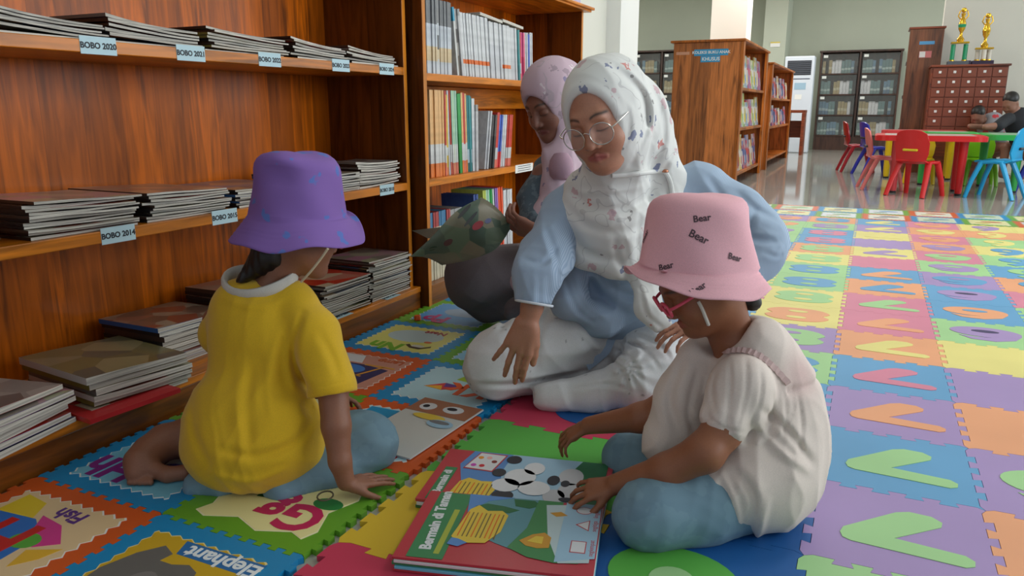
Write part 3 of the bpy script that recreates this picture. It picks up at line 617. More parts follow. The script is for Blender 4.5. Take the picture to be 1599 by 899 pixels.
printed(1, 2.0475, 'green', (150, 200, 226), 'Mm', (226, 60, 110), '', (0, 0, 0), 'green-framed alphabet mat tile behind the white trouser knee')
printed(0, 2.405, 'green', (90, 150, 200), 'Pp', (190, 50, 120), '', (0, 0, 0), 'green-framed alphabet mat tile with magenta Pp under the woman in grey', lpos=(-.055, .095), lsize=.11, motifs=(('grey_patch', (140, 160, 180), circ(.02, .03, .1, .06), 0),))
printed(1, 2.405, 'blue', (226, 200, 120), 'Oo', (120, 60, 150), '', (0, 0, 0), 'blue-framed alphabet mat tile under the woman in grey trousers')
printed(0, 2.7625, 'blue', (200, 210, 170), 'Rr', (60, 120, 180), '', (0, 0, 0), 'blue-framed alphabet mat tile behind the woman in grey trousers')
printed(1, 2.7625, 'orange', (226, 220, 150), 'Qq', (60, 150, 90), '', (0, 0, 0), 'orange-framed alphabet mat tile behind the woman in grey trousers')
# the strip of printed tiles along the far edge of the number mats
fcol = ['green', 'orange', 'blue']
k = 0
for j, (ya, yb) in enumerate(((6.242, 6.575), (6.575, 6.908))):
    for i in range(8):
        xa = -1.34+.333*i; c = fcol[(i+j*2) % 3]
        g = [(222, 222, 206), (214, 220, 226), (226, 220, 160), (200, 214, 190)][(i*3+j) % 4]
        mo = (('picture_patch', [(60, 80, 110), (70, 150, 190), (190, 90, 50), (110, 160, 70)][(i+j) % 4], circ(.02, .03, .07, .03), 0), ('picture_patch', [(190, 170, 60), (90, 80, 120), (60, 130, 90)][(i+j) % 3], circ(-.04, -.05, .05, .02), .0002))
        printed(0, ya, c, g, '', (0, 0, 0), '', (0, 0, 0), '%s-framed printed tile, %s from left, %s row of the far strip' % (c, ordinal(i), ['near', 'far'][j]), motifs=mo, xs=(xa, xa+.333), y1=yb)
# a bead seam of little white clips along the strip
# small things lying on the mats
o = MB().lathe([(.010, 0), (.0135, .002), (.0135, .016), (.011, .019), (.004, .020)], 16).build('bottle_cap', mat('orange_plastic', (236, 92, 24), .35)); o.location = ong(652, 500); o.location.z = .0008
smooth_by_angle(o.data); tag(o, 'small orange plastic cap on the mat beside the bookcase plinth', 'cap')

# ------------------------------------------------------------------ open picture books
RED = mat('book_red', (188, 60, 70), .3, coat=.3); GRN = mat('book_green', (60, 132, 84), .35); YEL = mat('book_yellow', (228, 196, 70), .4)
SKY = mat('book_sky', (90, 140, 200), .35); PALE = mat('book_pale_blue', (160, 196, 218), .35); DGRN = mat('book_dark_green', (44, 110, 66), .35)
TEAL = mat('book_teal', (96, 150, 160), .35); PWHITE = mat('book_white', (220, 222, 224), .4); CYAN = mat('book_cyan', (110, 190, 214), .4)
def flat_book(name, A, B, Dc, z0, th, layers, label):
    """A near-left corner, B near-right, Dc far-left (ground points); layers of leaves under the cover; returns (root, M, w, h)"""
    A = Vector((A.x, A.y, 0)); B = Vector((B.x, B.y, 0)); Dc = Vector((Dc.x, Dc.y, 0))
    w_ = (B-A).length; h_ = (Dc-A).length
    M = frame_M(A, B-A, Dc-A)
    rt = empty(name, (0, 0, 0), label=label, cat='book'); rt.matrix_world = Matrix.Translation(M.translation) @ M.to_3x3().to_4x4(); rt.location.z = z0
    t = th/len(layers)
    for i, (m, off) in enumerate(layers):
        MB().box(off, w_+off*.3, 0-off*.6, h_, i*t+.0003, (i+1)*t-.0003, bev=.0008).build('cover' if i in (0, len(layers)-1) else 'page_block', m, rt)
    return rt, w_, h_
def art(rt, name, m, pts, z, th=.0003): return MB().prism(pts, z, z+th).build(name, m, rt)
g = lambda x, y: ong(x, y, .03)
# lower book: near-left (612,884) near-right (925,905) far-left (655,770)
A, B, Dc = g(612, 868), g(926, 902), g(652, 764)
rt, w_, h_ = flat_book('picture_book', A, B, Dc, .0005, .030, [(RED, .0), (CYAN, .004), (GRN, -.002), (PWHITE, .003), (RED, 0)], 'open red-edged picture book with green pages and blank shape boxes, nearest the camera')
LB = (rt, w_, h_)
zt = .0302
art(rt, 'title_strip', GRN, [(.02*w_/.3, .004), (.085*w_/.3*.9, .004), (.085*w_/.3*.9, h_-.004), (.02*w_/.3, h_-.004)], zt)
art(rt, 'yellow_strip', mat('book_lime', (170, 180, 70), .4), [(w_*.195, .02), (w_*.225, .02), (w_*.225, h_*.72), (w_*.195, h_*.72)], zt+.0003)
def P(*uv): return [(u*w_, v*h_) for u, v in uv]
art(rt, 'forest_picture', TEAL, P((.26, .93), (.30, .55), (.36, .40), (.48, .30), (.60, .22), (.72, .16), (.80, .60), (.78, .99), (.26, .99)), zt+.0001)
art(rt, 'sky_corner', SKY, P((.24, .99), (.27, .70), (.36, .90), (.50, .99)), zt+.0004)
art(rt, 'bush_picture', DGRN, P((.30, .80), (.36, .86), (.46, .84), (.55, .80), (.50, .74), (.38, .72)), zt+.0005)
art(rt, 'tree_crown', DGRN, P((.50, .97), (.62, .97), (.66, .90), (.60, .84), (.52, .86)), zt+.0005)
art(rt, 'green_field', mat('book_mid_green', (70, 136, 80), .35), P((.55, .26), (.62, .55), (.64, .99), (.78, .99), (.80, .60), (.92, .14), (.80, .12), (.66, .16)), zt+.0006)
art(rt, 'pale_panel', mat('book_pale_panel', (190, 208, 210), .35), P((.69, .92), (.97, .99), (.97, .16), (.82, .12), (.74, .45)), zt+.0008)
art(rt, 'blue_panel', PALE, P((.80, .99), (.995, .99), (.995, .22), (.80, .13)), zt+.0010)
def rect(u0, u1, v0, v1): return P((u0, v0), (u1, v0), (u1, v1), (u0, v1))
for nm, p1, p2 in (('square_box', rect(.865, .945, .27, .43), rect(.87, .94, .28, .42)), ('triangle_box', P((.87, .66), (.945, .74), (.945, .58)), P((.882, .66), (.94, .725), (.94, .595))),):
    a_ = art(rt, nm, RED, p1, zt+.0012); art(rt, nm+'_blank', PWHITE, p2, zt+.0014)
art(rt, 'oval_box', RED, [(u*w_, v*h_) for u, v in circ(.905, .88, .045, .055)], zt+.0012); art(rt, 'oval_blank', PWHITE, [(u*w_, v*h_) for u, v in circ(.905, .88, .041, .048)], zt+.0014)
for k, v in enumerate((.35, .66, .88)): text_obj('shape_caption', ['segiempat', 'segitiga', 'lingkaran'][k], .013, RED, Matrix.Translation((w_*.972, h_*v, zt+.0014)) @ Matrix.Rotation(R(90), 4, 'Z'), rt, ext=.0001)
art(rt, 'text_balloon', YEL, P((.245, .33), (.28, .74), (.32, .82), (.38, .74), (.46, .76), (.50, .70), (.49, .45), (.43, .28), (.34, .26), (.27, .28)), zt+.0010)
for k in range(9): art(rt, 'balloon_text_line', mat('book_text_grey', (130, 110, 60), .5) if k in (1, 2, 4, 5, 8) else mat('book_text_orange', (226, 120, 40), .5), P((.272+.024*k, .34), (.279+.024*k, .34), (.287+.024*k, .70), (.280+.024*k, .70)), zt+.0012)
art(rt, 'blue_ribbon', SKY, P((.24, .22), (.30, .20), (.34, .26), (.29, .30), (.25, .31)), zt+.0012)
art(rt, 'yellow_patch', mat('book_ochre', (206, 150, 50), .4), P((.72, .80), (.78, .83), (.82, .78), (.76, .75)), zt+.0012)
art(rt, 'ochre_shape', mat('book_ochre', (206, 150, 50), .4), P((.60, .36), (.66, .46), (.72, .50), (.76, .44), (.76, .30), (.70, .28), (.64, .30)), zt+.0012)
art(rt, 'ochre_highlight', YEL, P((.64, .36), (.68, .44), (.72, .44), (.72, .34)), zt+.0014)
text_obj('title_lettering', 'Bermain di Taman', .029, PWHITE, Matrix.Translation((w_*.125, h_*.56, zt+.0006)) @ Matrix.Rotation(R(94), 4, 'Z'), rt, bold=.0012, ext=.0002)
# upper book lies beyond it
A, B, Dc = g(648, 772), g(940, 806), g(712, 696)
rt, w_, h_ = flat_book('picture_book', A, B, Dc, .0005, .022, [(DGRN, 0), (PWHITE, .003), (RED, 0)], 'open red-edged picture book with a pale blue page under the girl\'s hands')
UB = (rt, w_, h_); zt = .0222
art(rt, 'title_strip', GRN, P((.05, .02), (.12, .02), (.12, .62), (.05, .62)), zt)
art(rt, 'blue_page', SKY, P((.16, .99), (.12, .70), (.20, .30), (.40, .10), (.72, .06), (.80, .5), (.84, .99)), zt+.0001)
art(rt, 'pale_page', PALE, P((.40, .99), (.38, .60), (.46, .12), (.86, .05), (.90, .5), (.84, .99)), zt+.0003)
art(rt, 'dark_green_page', DGRN, P((.82, .99), (.74, .60), (.84, .06), (.97, .06), (.97, .99)), zt+.0005)
art(rt, 'sticker_sheet', RED, P((.15, .62), (.33, .60), (.37, .96), (.20, .97)), zt+.0007)
art(rt, 'sticker_sheet_ground', PWHITE, P((.158, .64), (.322, .62), (.36, .94), (.207, .955)), zt+.0009)
for k, (u, v, c) in enumerate(((.22, .86, (230, 150, 40)), (.27, .87, (240, 180, 170)), (.20, .70, (200, 70, 180)), (.25, .70, (210, 50, 60)), (.31, .80, (130, 50, 40)))):
    art(rt, 'flower_sticker', pm(*c), [(a*w_, b*h_) for a, b in circ(u, v, .017, .03, 10)], zt+.0011)
# loosely drawn clouds and petals where a printed cartoon would be
for pts in (circ(.50, .55, .09, .16), circ(.56, .74, .06, .12), circ(.44, .38, .08, .12), circ(.60, .38, .09, .13)):
    art(rt, 'cloud_shape', PWHITE, [(a*w_, b*h_) for a, b in pts], zt+.0011+.00005*len(pts))
for pts in (circ(.78, .66, .07, .16), circ(.80, .40, .07, .14), circ(.72, .28, .06, .12)):
    art(rt, 'blossom_shape', mat('book_grey_white', (190, 192, 196), .4), [(a*w_, b*h_) for a, b in pts], zt+.0013)
for u, v, a_, b_ in ((.42, .88, .045, .08), (.37, .60, .04, .075), (.45, .20, .06, .09), (.69, .56, .035, .09), (.76, .52, .025, .06), (.80, .24, .05, .04)):
    art(rt, 'dark_pebble_shape', mat('book_charcoal', (50, 52, 58), .4), [(p*w_, q*h_) for p, q in circ(u, v, a_, b_)], zt+.0016)
art(rt, 'text_balloon', YEL, P((.16, .12), (.18, .36), (.22, .44), (.30, .40), (.38, .42), (.40, .30), (.38, .14), (.28, .08)), zt+.0018)
for k in range(8): art(rt, 'balloon_text_line', mat('book_text_grey', (130, 110, 60), .5) if k % 3 else mat('book_text_orange', (226, 120, 40), .5), P((.185+.025*k, .15), (.192+.025*k, .15), (.196+.025*k, .36), (.189+.025*k, .36)), zt+.0020)
text_obj('title_lettering', 'Bermain di', .024, PWHITE, Matrix.Translation((w_*.085, h_*.34, zt+.0006)) @ Matrix.Rotation(R(92), 4, 'Z'), rt, bold=.001, ext=.0002)
# the card-covered booklet under the child's right hand
A, B, Dc = ong(590, 702, .006), ong(640, 690, .006), ong(560, 632, .006)
A = ong(540, 690, .006); B = ong(640, 716, .006); Dc = ong(572, 612, .006)
rt, w_, h_ = flat_book('activity_booklet', A, B, Dc, .0022, .005, [(PWHITE, 0), (mat('booklet_cover', (206, 206, 200), .4), 0)], 'thin booklet with white and brown cover under the hand of the child in yellow')
zt = .0052
art(rt, 'brown_band', mat('booklet_brown', (166, 108, 78), .4), P((0.01, .72), (.99, .72), (.99, .99), (.01, .99)), zt)
for k, (u, v, a_, b_, m) in enumerate(((.25, .84, .13, .07, PWHITE), (.65, .86, .16, .07, PWHITE), (.22, .84, .05, .03, INK), (.62, .87, .08, .03, INK), (.48, .66, .26, .05, YEL), (.75, .58, .2, .07, PALE), (.72, .60, .16, .03, mat('booklet_grey', (120, 122, 124), .4)))):
    art(rt, 'cover_print', m, [(p*w_, q*h_) for p, q in circ(u, v, a_, b_)], zt+.0002*(k+1))
# ------------------------------------------------------------------ island bookshelves of picture books in the hall
PBK = [mat('picture_book_%d' % i, c, .35, coat=.3, kind='art', c2=c2, c3=c3, vs=14) for i, (c, c2, c3) in enumerate((
    ((200, 200, 204), (60, 110, 180), (214, 60, 60)), ((60, 140, 190), (230, 200, 70), (220, 220, 220)), ((206, 60, 60), (230, 230, 230), (70, 90, 160)), ((110, 170, 90), (220, 210, 90), (230, 230, 225)), ((214, 190, 70), (200, 90, 60), (220, 220, 215)), ((120, 110, 170), (220, 220, 226), (200, 80, 120))))]
def island(x0, x1, y0, y1, h, zs, label, sign=None):
    e = empty('island_bookshelf', (x0, y0, FZ), label=label, cat='bookshelf')
    q = lambda a, b, c, d, z0, z1: (a-x0, b-x0, c-y0, d-y0, z0-FZ, z1-FZ)
    MB().box(*q(x0, x1, y0, y0+.03, FZ, h), bev=.004).build('end_panel', WOOD_HALL, e)
    MB().box(*q(x0, x1, y1-.03, y1, FZ, h), bev=.004).build('end_panel', WOOD_HALL, e)
    MB().box(*q(x1-.02, x1+.012, y0-.008, y0+.09, FZ, h), bev=.003).build('corner_post', WOOD_HALL2, e)
    MB().box(*q(x1-.02, x1+.012, y1-.09, y1+.008, FZ, h), bev=.003).build('corner_post', WOOD_HALL2, e)
    MB().box(*q(x0-.03, x1+.03, y0-.03, y1+.03, h, h+.025), bev=.006).build('top_board', WOOD_HALL2, e)
    xm = x1-.30
    MB().box(*q(xm-.02, xm, y0+.031, y1-.031, FZ, h-.001)).build('back_panel', WOOD_HALL2, e)
    for z in zs: MB().box(*q(xm+.001, x1-.002, y0+.0305, y1-.0305, z-.03, z), bev=.003).build('shelf_board', WOOD_HALL2, e)
    if sign:
        s = MB().box(*q(x0+.22, x0+.57, y0-.003, y0-.0005, h-.135, h-.07)).box(*q(x0+.29, x0+.49, y0-.003, y0-.0005, h-.20, h-.138)).build('blue_sign', mat('sign_blue', (50, 150, 196), .5), e)
        for t, zz, sz in ((sign[0], h-.102, .040), (sign[1], h-.170, .050)):
            text_obj('sign_lettering', t, sz, WHITE, frame_M(Vector((.395, -.0036, zz-FZ)), (1, 0, 0), (0, 0, 1)), s, bold=.001, ext=.0004)
        MB().box(*q(x0+.03, x0+.17, y0-.0025, y0-.0005, h-.12, h-.09)).build('old_sticker', mat('faded_sticker', (206, 150, 120), .6), e)
    return e
island(-2.0, -1.285, 8.43, 10.45, 1.475, (.12, .60, 1.02), 'varnished wooden island bookshelf with a blue sign on its end panel', ('KOLEKSI BUKU ANAK', 'KHUSUS'))
island(-1.95, -1.285, 11.0, 13.9, 1.375, (.12, .56, .95), 'varnished wooden island bookshelf further back behind the one with the blue sign')
def pic_row(xf, ya, yb, z, hmax, wh, n, face=0):
    y = ya
    for i in range(n):
        t = (yb-ya)/n; h = hmax*random.uniform(.72, 1); m = PBK[(i*5+int(z*10)) % 6]
        if i % 2 == 1 or face:
            o = MB().box(0, .015, 0, min(t*1.6, .24), 0, h, 0, bev=.001).build('picture_book', m); o.location = (xf-.03, y, z+.001); o.rotation_euler = (0, -.10, 0)
            o.location.x -= .02
        else:
            o = MB().box(-.18, 0, 0, t*.8, 0, h, 0, bev=.001).build('picture_book', m); o.location = (xf-.075, y, z+.001)
        tag(o, '%s picture book from the near end, %s' % (ordinal(i), wh), 'book', 'picture books on the island shelves')
        y += t
for z, hm, wh in ((1.02, .38, 'upper shelf of the signed island'), (.60, .37, 'middle shelf of the signed island'), (.12, .40, 'lowest shelf of the signed island')):
    pic_row(-1.285, 8.55, 10.2, z, hm, wh, 12)
for z, hm, wh in ((.95, .32, 'upper shelf of the further island'), (.56, .30, 'middle shelf of the further island')):
    pic_row(-1.285, 11.15, 13.6, z, hm, wh, 12)
# ------------------------------------------------------------------ glazed bookcases against the far walls
GLASS = mat('thin_glass', (235, 242, 240), .05)
nt = GLASS.node_tree; b_ = nt.nodes['Principled BSDF']; b_.inputs['Alpha'].default_value = .05; b_.inputs['Specular IOR Level'].default_value = .6
def glazed(x0, y, wbay, nb, h, label, rows=4):
    w_ = wbay*nb; e = empty('glazed_bookcase', (x0, y, FZ), label=label, cat='bookcase')
    MB().box(0, w_, .33, .35, 0, h).build('back_panel', WOOD_DARK, e)
    for i in range(nb+1): MB().box(i*wbay-.018+(.018 if i == 0 else -.018 if i == nb else 0), i*wbay+.018+(.018 if i == 0 else -.018 if i == nb else 0), 0, .329, 0, h, bev=.003).build('side_panel', WOOD_DARK, e)
    MB().box(-.02, w_+.02, -.02, .36, h+.0005, h+.035, bev=.004).build('top_board', WOOD_DARK, e)
    z0 = .30; dz = (h-z0)/rows
    MB().box(.037, w_-.037, .01, .3285, 0, z0-.03).build('base_drawer', WOOD_DARK, e)
    for i in range(nb):
        for r in range(rows):
            z = z0+r*dz
            MB().box(i*wbay+.0375, (i+1)*wbay-.0375, 0.0, .3285, z-.028, z-.001, bev=.002).build('shelf_board', WOOD_DARK, e)
            gl = MB().box(i*wbay+.038, (i+1)*wbay-.038, .004, .008, z+.004, z+dz-.034).build('glass_door', GLASS, e)
            MB().box(i*wbay+.06, i*wbay+.14, .0005, .0035, z+dz-.10, z+dz-.05).build('shelf_label', WHITE, gl)
    return e, z0, dz
def binder_rows(e, x0, y, wbay, nb, z0, dz, rows, wh, kinds, th=.052):
    for i in range(nb):
        for r in range(rows):
            x = x0+i*wbay+.05; c = 0; n = int((wbay-.11)/th)
            for k in range(n):
                if (k*7+r*3+i) % 11 == 5: x += th; continue
                kd = kinds[(k//3+r+i*2) % len(kinds)]
                hh = .255 if (k+r) % 3 else .235
                o = book(kd, th-.004, hh, .14, 'binder'); o.rotation_euler = (0, 0, R(-90)); o.location = (x, y+.09, z0+r*dz+FZ+.001)
                c += 1
                tag(o, '%s binder, %s from left, %s bay, %s row, %s' % (NAMEOF[kd], ordinal(c-1), ['left', 'right'][i % 2], ['lowest', 'second', 'third', 'top'][r], wh), 'binder', 'binders in the glazed bookcases')
                x += th
e, z0, dz = glazed(-1.07, 16.9, .73, 2, 1.89, 'dark brown glazed bookcase beside the floor-standing air conditioner')
binder_rows(e, -1.07, 16.9, .73, 2, z0, dz, 4, 'bookcase by the air conditioner', ['binderg', 'binderb', 'binderg', 'bindert', 'grey'], .058)
e, z0, dz = glazed(-4.80, 16.6, .62, 2, 1.98, 'dark brown glazed bookcase seen left of the signed island bookshelf', rows=4)
binder_rows(e, -4.80, 16.6, .62, 2, z0, dz, 4, 'bookcase left of the island', ['bindert', 'binderg', 'grey', 'binderb'], .064)
# ------------------------------------------------------------------ standing air conditioner
e = empty('air_conditioner', (-1.60, 15.6, FZ), label='tall white floor-standing air conditioner with a dark grille', cat='air conditioner')
MB().box(0, .52, 0, .32, 0, 1.76, bev=.02).build('cabinet', mat('ac_white', (206, 214, 224), .4), e)
gr = MB().box(.05, .47, -.006, -.0005, 1.42, 1.68).build('air_grille', mat('dark_grille', (44, 48, 56), .5), e)
for k in range(7): MB().box(.05, .47, -.014, -.0065, 1.44+.034*k, 1.452+.034*k).build('louvre', mat('louvre_grey', (80, 86, 96), .5), gr)
MB().box(.20, .40, -.004, -.0005, 1.16, 1.28).build('control_panel', mat('ac_panel', (150, 180, 200), .4), e)
MB().box(.22, .34, -.003, -.0005, .98, 1.07).build('energy_sticker', WHITE, e)
MB().box(.06, .46, -.004, -.0005, 1.345, 1.36).build('seam_strip', mat('seam_dark', (50, 60, 80), .5), e)
e = empty('side_cabinet', (-1.42, 14.75, FZ), label='brown wooden frame cabinet standing in front of the air conditioner', cat='cabinet')
MB().box(.0, .32, 0, .35, .74, .79, bev=.004).build('top_board', WOOD_RED, e)
for a in (0.0, .26): MB().box(a, a+.055, .0, .349, 0, .739, bev=.004).build('side_panel', WOOD_RED, e)
MB().box(.0555, .2595, .30, .34, .30, .60).build('cross_rail', WOOD_RED, e)
# ------------------------------------------------------------------ tall shelf, card cabinet, trophies
e = empty('tall_bookshelf', (.315, 11.34, FZ), label='tall wooden bookshelf end with small blue and pink notices', cat='bookshelf')
MB().box(0, .385, 0, .03, 0, 1.79, bev=.004).build('end_panel', mat('varnished_end', (140, 84, 50), .35, coat=.3, kind='wood', across=0, width=.2), e)
MB().box(.01, .375, .0305, .38, 0, 1.785).build('carcass', WOOD_DARK, e)
for k in range(4): MB().box(-.003, .0095, .035, .38, .1+.42*k, .14+.42*k).build('shelf_edge', WOOD_DARK, e)
MB().box(-.012, .40, -.015, .385, 1.7905, 1.815, bev=.004).build('top_board', WOOD_RED, e)
MB().box(.12, .29, -.003, -.0005, 1.60, 1.64).build('blue_notice', mat('sign_sky', (90, 160, 210), .5), e)
n_ = MB().box(.13, .27, -.003, -.0005, 1.44, 1.52).build('pink_notice', mat('notice_pink', (206, 120, 120), .5), e)
MB().box(.135, .20, -.0045, -.0032, 1.445, 1.515).build('notice_photo', WHITE, n_)
e = empty('card_cabinet', (.58, 10.85, FZ), label='reddish brown card-index cabinet with rows of small drawers', cat='cabinet')
MB().box(0, .80, .0125, .45, 0, 1.30, bev=.004).build('carcass', WOOD_RED, e)
MB().box(-.015, .82, -.02, .46, 1.3005, 1.325, bev=.004).build('top_board', WOOD_RED, e)
for r in range(7):
    for c in range(5):
        z = 1.18-.115*r; x = .02+.155*c
        if (r == 4 and c == 3) or (r == 5 and c > 0) or r == 6: pass
        d = MB().box(x, x+.148, -.004, .012, z, z+.105, bev=.003).build('drawer', mat('drawer_front', (128, 62, 38), .4, coat=.2), e)
        if not ((r == 4 and c == 3) or (r == 5 and c > 0) or r == 6):
            MB().box(x+.06, x+.09, -.012, -.0045, z+.045, z+.075, bev=.004).build('drawer_label', WHITE, d)
MB().box(.0, .80, .0, .012, .0, .485).build('base_panel', WOOD_RED, e)
GOLD = mat('gold_metal', (226, 180, 60), .2, metal=.9); TGRN = mat('trophy_green', (30, 150, 100), .3); PURP = mat('dark_purple_base', (44, 30, 62), .5); CREAM = mat('trophy_cream', (214, 206, 190), .4)
def trophy(x, y, z, tall, label, green):
    e = empty('trophy', (x, y, z), label=label, cat='trophy', group=None)
    MB().box(-.095, .095, -.045, .045, 0, .045, bev=.005).build('base', mat('trophy_marble', (90, 96, 104), .3) if green else PURP, e)
    for s in ((-.05, .02), (.05, .02), (0, -.035)) if not green else ((-.055, 0), (.055, 0)):
        c = MB().lathe([(.024, .0), (.024, .012), (.021, .014)], 14, 1, (s[0], s[1], .0455)).lathe([(.021, 0), (.021, .17 if green else .10)], 14, 0, (s[0], s[1], .06)).build('column', [TGRN if green else CREAM, GOLD], e, True)
    zz = .235 if green else .165
    MB().box(-.08, .08, -.045, .045, zz, zz+.02, bev=.004).build('deck', GOLD, e)
    fig = [(.03, zz+.021), (.035, zz+.05), (.015, zz+.08), (.012, zz+.12), (.03, zz+.16), (.034, zz+.22), (.02, zz+.27), (.012, zz+.29)]
    MB().lathe([(r, h) for r, h in fig], 16).build('stem', GOLD, e, True)
    t2 = MB().tube([(0, 0, zz+.285), (0, 0, zz+.33)], [.014, .022]).lathe([(.004, 0), (.02, .008), (.026, .028), (.02, .048), (.004, .056)], 14, 0, (0, 0, zz+.335)).build('winged_top', GOLD, e, True)
    MB().tube([(-.012, 0, zz+.25), (-.045, 0, zz+.30), (-.03, 0, zz+.36)], .006).tube([(.012, 0, zz+.25), (.045, 0, zz+.30), (.03, 0, zz+.36)], .006).build('raised_arms', GOLD, e, True)
    if tall: MB().lathe([(.03, zz+.17), (.036, zz+.2), (.03, zz+.23)], 14).build('green_band', TGRN if green else GOLD, e)
    e.scale = (1.2, 1.2, 1.06)
    return e
trophy(.86, 11.03, 1.3135, True, 'gold trophy with green columns on the card cabinet', True)
trophy(1.12, 11.03, 1.3135, True, 'gold trophy with cream columns on the card cabinet', False)
o = MB().box(.935, 1.0, 10.98, 11.04, 1.3135, 1.365, bev=.01).build('cloth_roll', PURP); tag(o, 'dark purple cloth roll on the card cabinet between the trophies', 'cloth')
# ------------------------------------------------------------------ children's plastic tables and chairs
def plastic(n, c): return mat('plastic_'+n, c, .28, spec=.5)
PL = {'red': plastic('red', (214, 34, 36)), 'pink': plastic('pink', (226, 124, 120)), 'blue': plastic('blue', (40, 50, 170)), 'yellow': plastic('yellow', (226, 190, 20)), 'sky': plastic('sky', (20, 160, 214)), 'green': plastic('green', (60, 180, 84)), 'lime': plastic('lime', (130, 190, 30)), 'dark red': plastic('dark_red', (170, 30, 44)), 'salmon': plastic('salmon', (216, 70, 74))}
def rr(x0, x1, y0, y1, r, n=6):
    P = []
    for cx, cy, a0 in ((x1-r, y1-r, 0), (x0+r, y1-r, 90), (x0+r, y0+r, 180), (x1-r, y0+r, 270)):
        for i in range(n+1): a = R(a0+90*i/n); P.append((cx+r*math.cos(a), cy+r*math.sin(a)))
    return P
def kid_table(x0, x1, y0, y1, c, legs, label, h=.565):
    e = empty('kids_table', ((x0+x1)/2, (y0+y1)/2, FZ), label=label, cat='table')
    ox, oy = (x0+x1)/2, (y0+y1)/2
    MB().prism([(a-ox, b-oy) for a, b in rr(x0, x1, y0, y1, .12)], h-.05, h-.006).prism([(a-ox, b-oy) for a, b in rr(x0+.012, x1-.012, y0+.012, y1-.012, .11)], h-.0062, h).build('table_top', PL[c], e)
    MB().prism([(a-ox, b-oy) for a, b in rr(x0+.09, x1-.09, y0+.09, y1-.09, .07)], h+.0002, h+.001).build('top_panel', mat('top_panel_'+c.replace(' ', '_'), {'red': (196, 176, 170), 'green': (150, 190, 160), 'salmon': (200, 90, 90)}[c], .3), e)
    for lx, ly, lc in legs:
        lg = MB().lathe([(.028, .02), (.032, .06), (.042, h-.055)], 16, 0, (lx-ox, ly-oy, 0)).build('leg', PL[lc], e, True)
        MB().lathe([(.031, 0), (.031, .0198)], 16, 0, (lx-ox, ly-oy, 0)).build('rubber_foot', BLACK, lg)
    return e
kid_table(.03, .98, 8.22, 9.02, 'red', ((.80, 8.45, 'red'), (.24, 8.50, 'salmon'), (.24, 8.88, 'red'), (.80, 8.88, 'red')), 'low red plastic table with thick round legs beside the red chair')
kid_table(.10, 1.0, 10.2, 10.7, 'salmon', ((.20, 10.6, 'yellow'), (.85, 10.6, 'yellow'), (.2, 10.3, 'yellow'), (.85, 10.3, 'yellow')), 'low salmon plastic table with yellow legs behind the red table')
kid_table(1.00, 2.15, 8.75, 9.7, 'green', ((1.10, 9.6, 'green'), (1.32, 8.98, 'green'), (2.0, 8.95, 'green'), (2.0, 9.6, 'green')), 'low green plastic table at the right edge where the boys sit')
kid_table(.45, .995, 9.06, 9.7, 'green', ((.53, 9.5, 'green'), (.83, 9.12, 'green'), (.9, 9.6, 'green')), 'small green plastic table between the red and the long green table', h=.575)
def kid_chair(c, handle=None):
    e = empty('kids_chair', (0, 0, FZ)); m = PL[c]     # faces +y; back at -y
    mb = MB(); V = []; F = []
    n = 8                                             # seat shell curving up into the back
    prof = [(.16, .315), (.12, .325), (.0, .318), (-.09, .318), (-.135, .345), (-.155, .40), (-.175, .50), (-.195, .62)]
    wid = [.13, .15, .155, .150, .14, .155, .165, .14]
    for k, ((y, z), w_) in enumerate(zip(prof, wid)):
        for i in range(9):
            u = -1+i/4; yy = y; zz = z
            if k >= 5: yy += .03*u*u
            if k == 7: zz -= .035*abs(u)**3
            if k <= 3: zz += .01*u*u
            V.append((u*w_, yy, zz))
    for k in range(7):
        for i in range(8): F.append((k*9+i, k*9+i+1, (k+1)*9+i+1, (k+1)*9+i))
    sh = [f for q, f in enumerate(F) if q//8 < 4]; bk = [f for q, f in enumerate(F) if q//8 >= 4]
    for nm, ff in (('seat', sh), ('backrest', bk)):
        if nm == 'backrest' and handle: ff = [f for f in ff if not (f in F[5*8+2:5*8+6] and False)]
        o = mesh_obj(nm, V, ff, m, e); bm = bmesh.new(); bm.from_mesh(o.data)
        bmesh.ops.delete(bm, geom=[v for v in bm.verts if not v.link_faces], context='VERTS')
        bmesh.ops.recalc_face_normals(bm, faces=bm.faces[:]); bmesh.ops.solidify(bm, geom=bm.faces[:]+bm.edges[:]+bm.verts[:], thickness=.014)
        bm.to_mesh(o.data); bm.free(); smooth_by_angle(o.data, R(50))
        if nm == 'backrest':
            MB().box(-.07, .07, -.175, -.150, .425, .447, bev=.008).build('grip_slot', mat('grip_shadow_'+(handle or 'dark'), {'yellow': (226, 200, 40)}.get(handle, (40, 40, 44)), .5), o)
    for sx in (-1, 1):
        MB().tube([(sx*.135, .10, .315), (sx*.16, .15, .16), (sx*.175, .185, .0)], [.030, .026, .022], 10, flat=.8).build('leg', m, e, True)
        MB().tube([(sx*.135, -.06, .315), (sx*.16, -.13, .16), (sx*.175, -.19, .0)], [.030, .026, .022], 10, flat=.8).build('leg', m, e, True)
        MB().tube([(sx*.14, .10, .312), (sx*.145, .0, .322), (sx*.14, -.08, .315)], .018, 10).build('side_rail', m, e, True)
    return e
def put(e, x, y, rz, label, s=1.0):
    e.location = (x, y, FZ+.0005); e.rotation_euler = (0, 0, R(rz)); e.scale = (s, s, s); tag(e, label, 'chair', 'small plastic chairs round the low tables')
put(kid_chair('red', 'yellow'), .42, 8.28, -30, 'bright red small plastic chair with its back to us at the red table', 1.0)
put(kid_chair('pink'), .12, 8.84, -82, 'pale pink small plastic chair at the left end of the red table')
put(kid_chair('dark red'), -.16, 11.2, -80, 'dark red small plastic chair furthest left behind the pink one', 1.05)
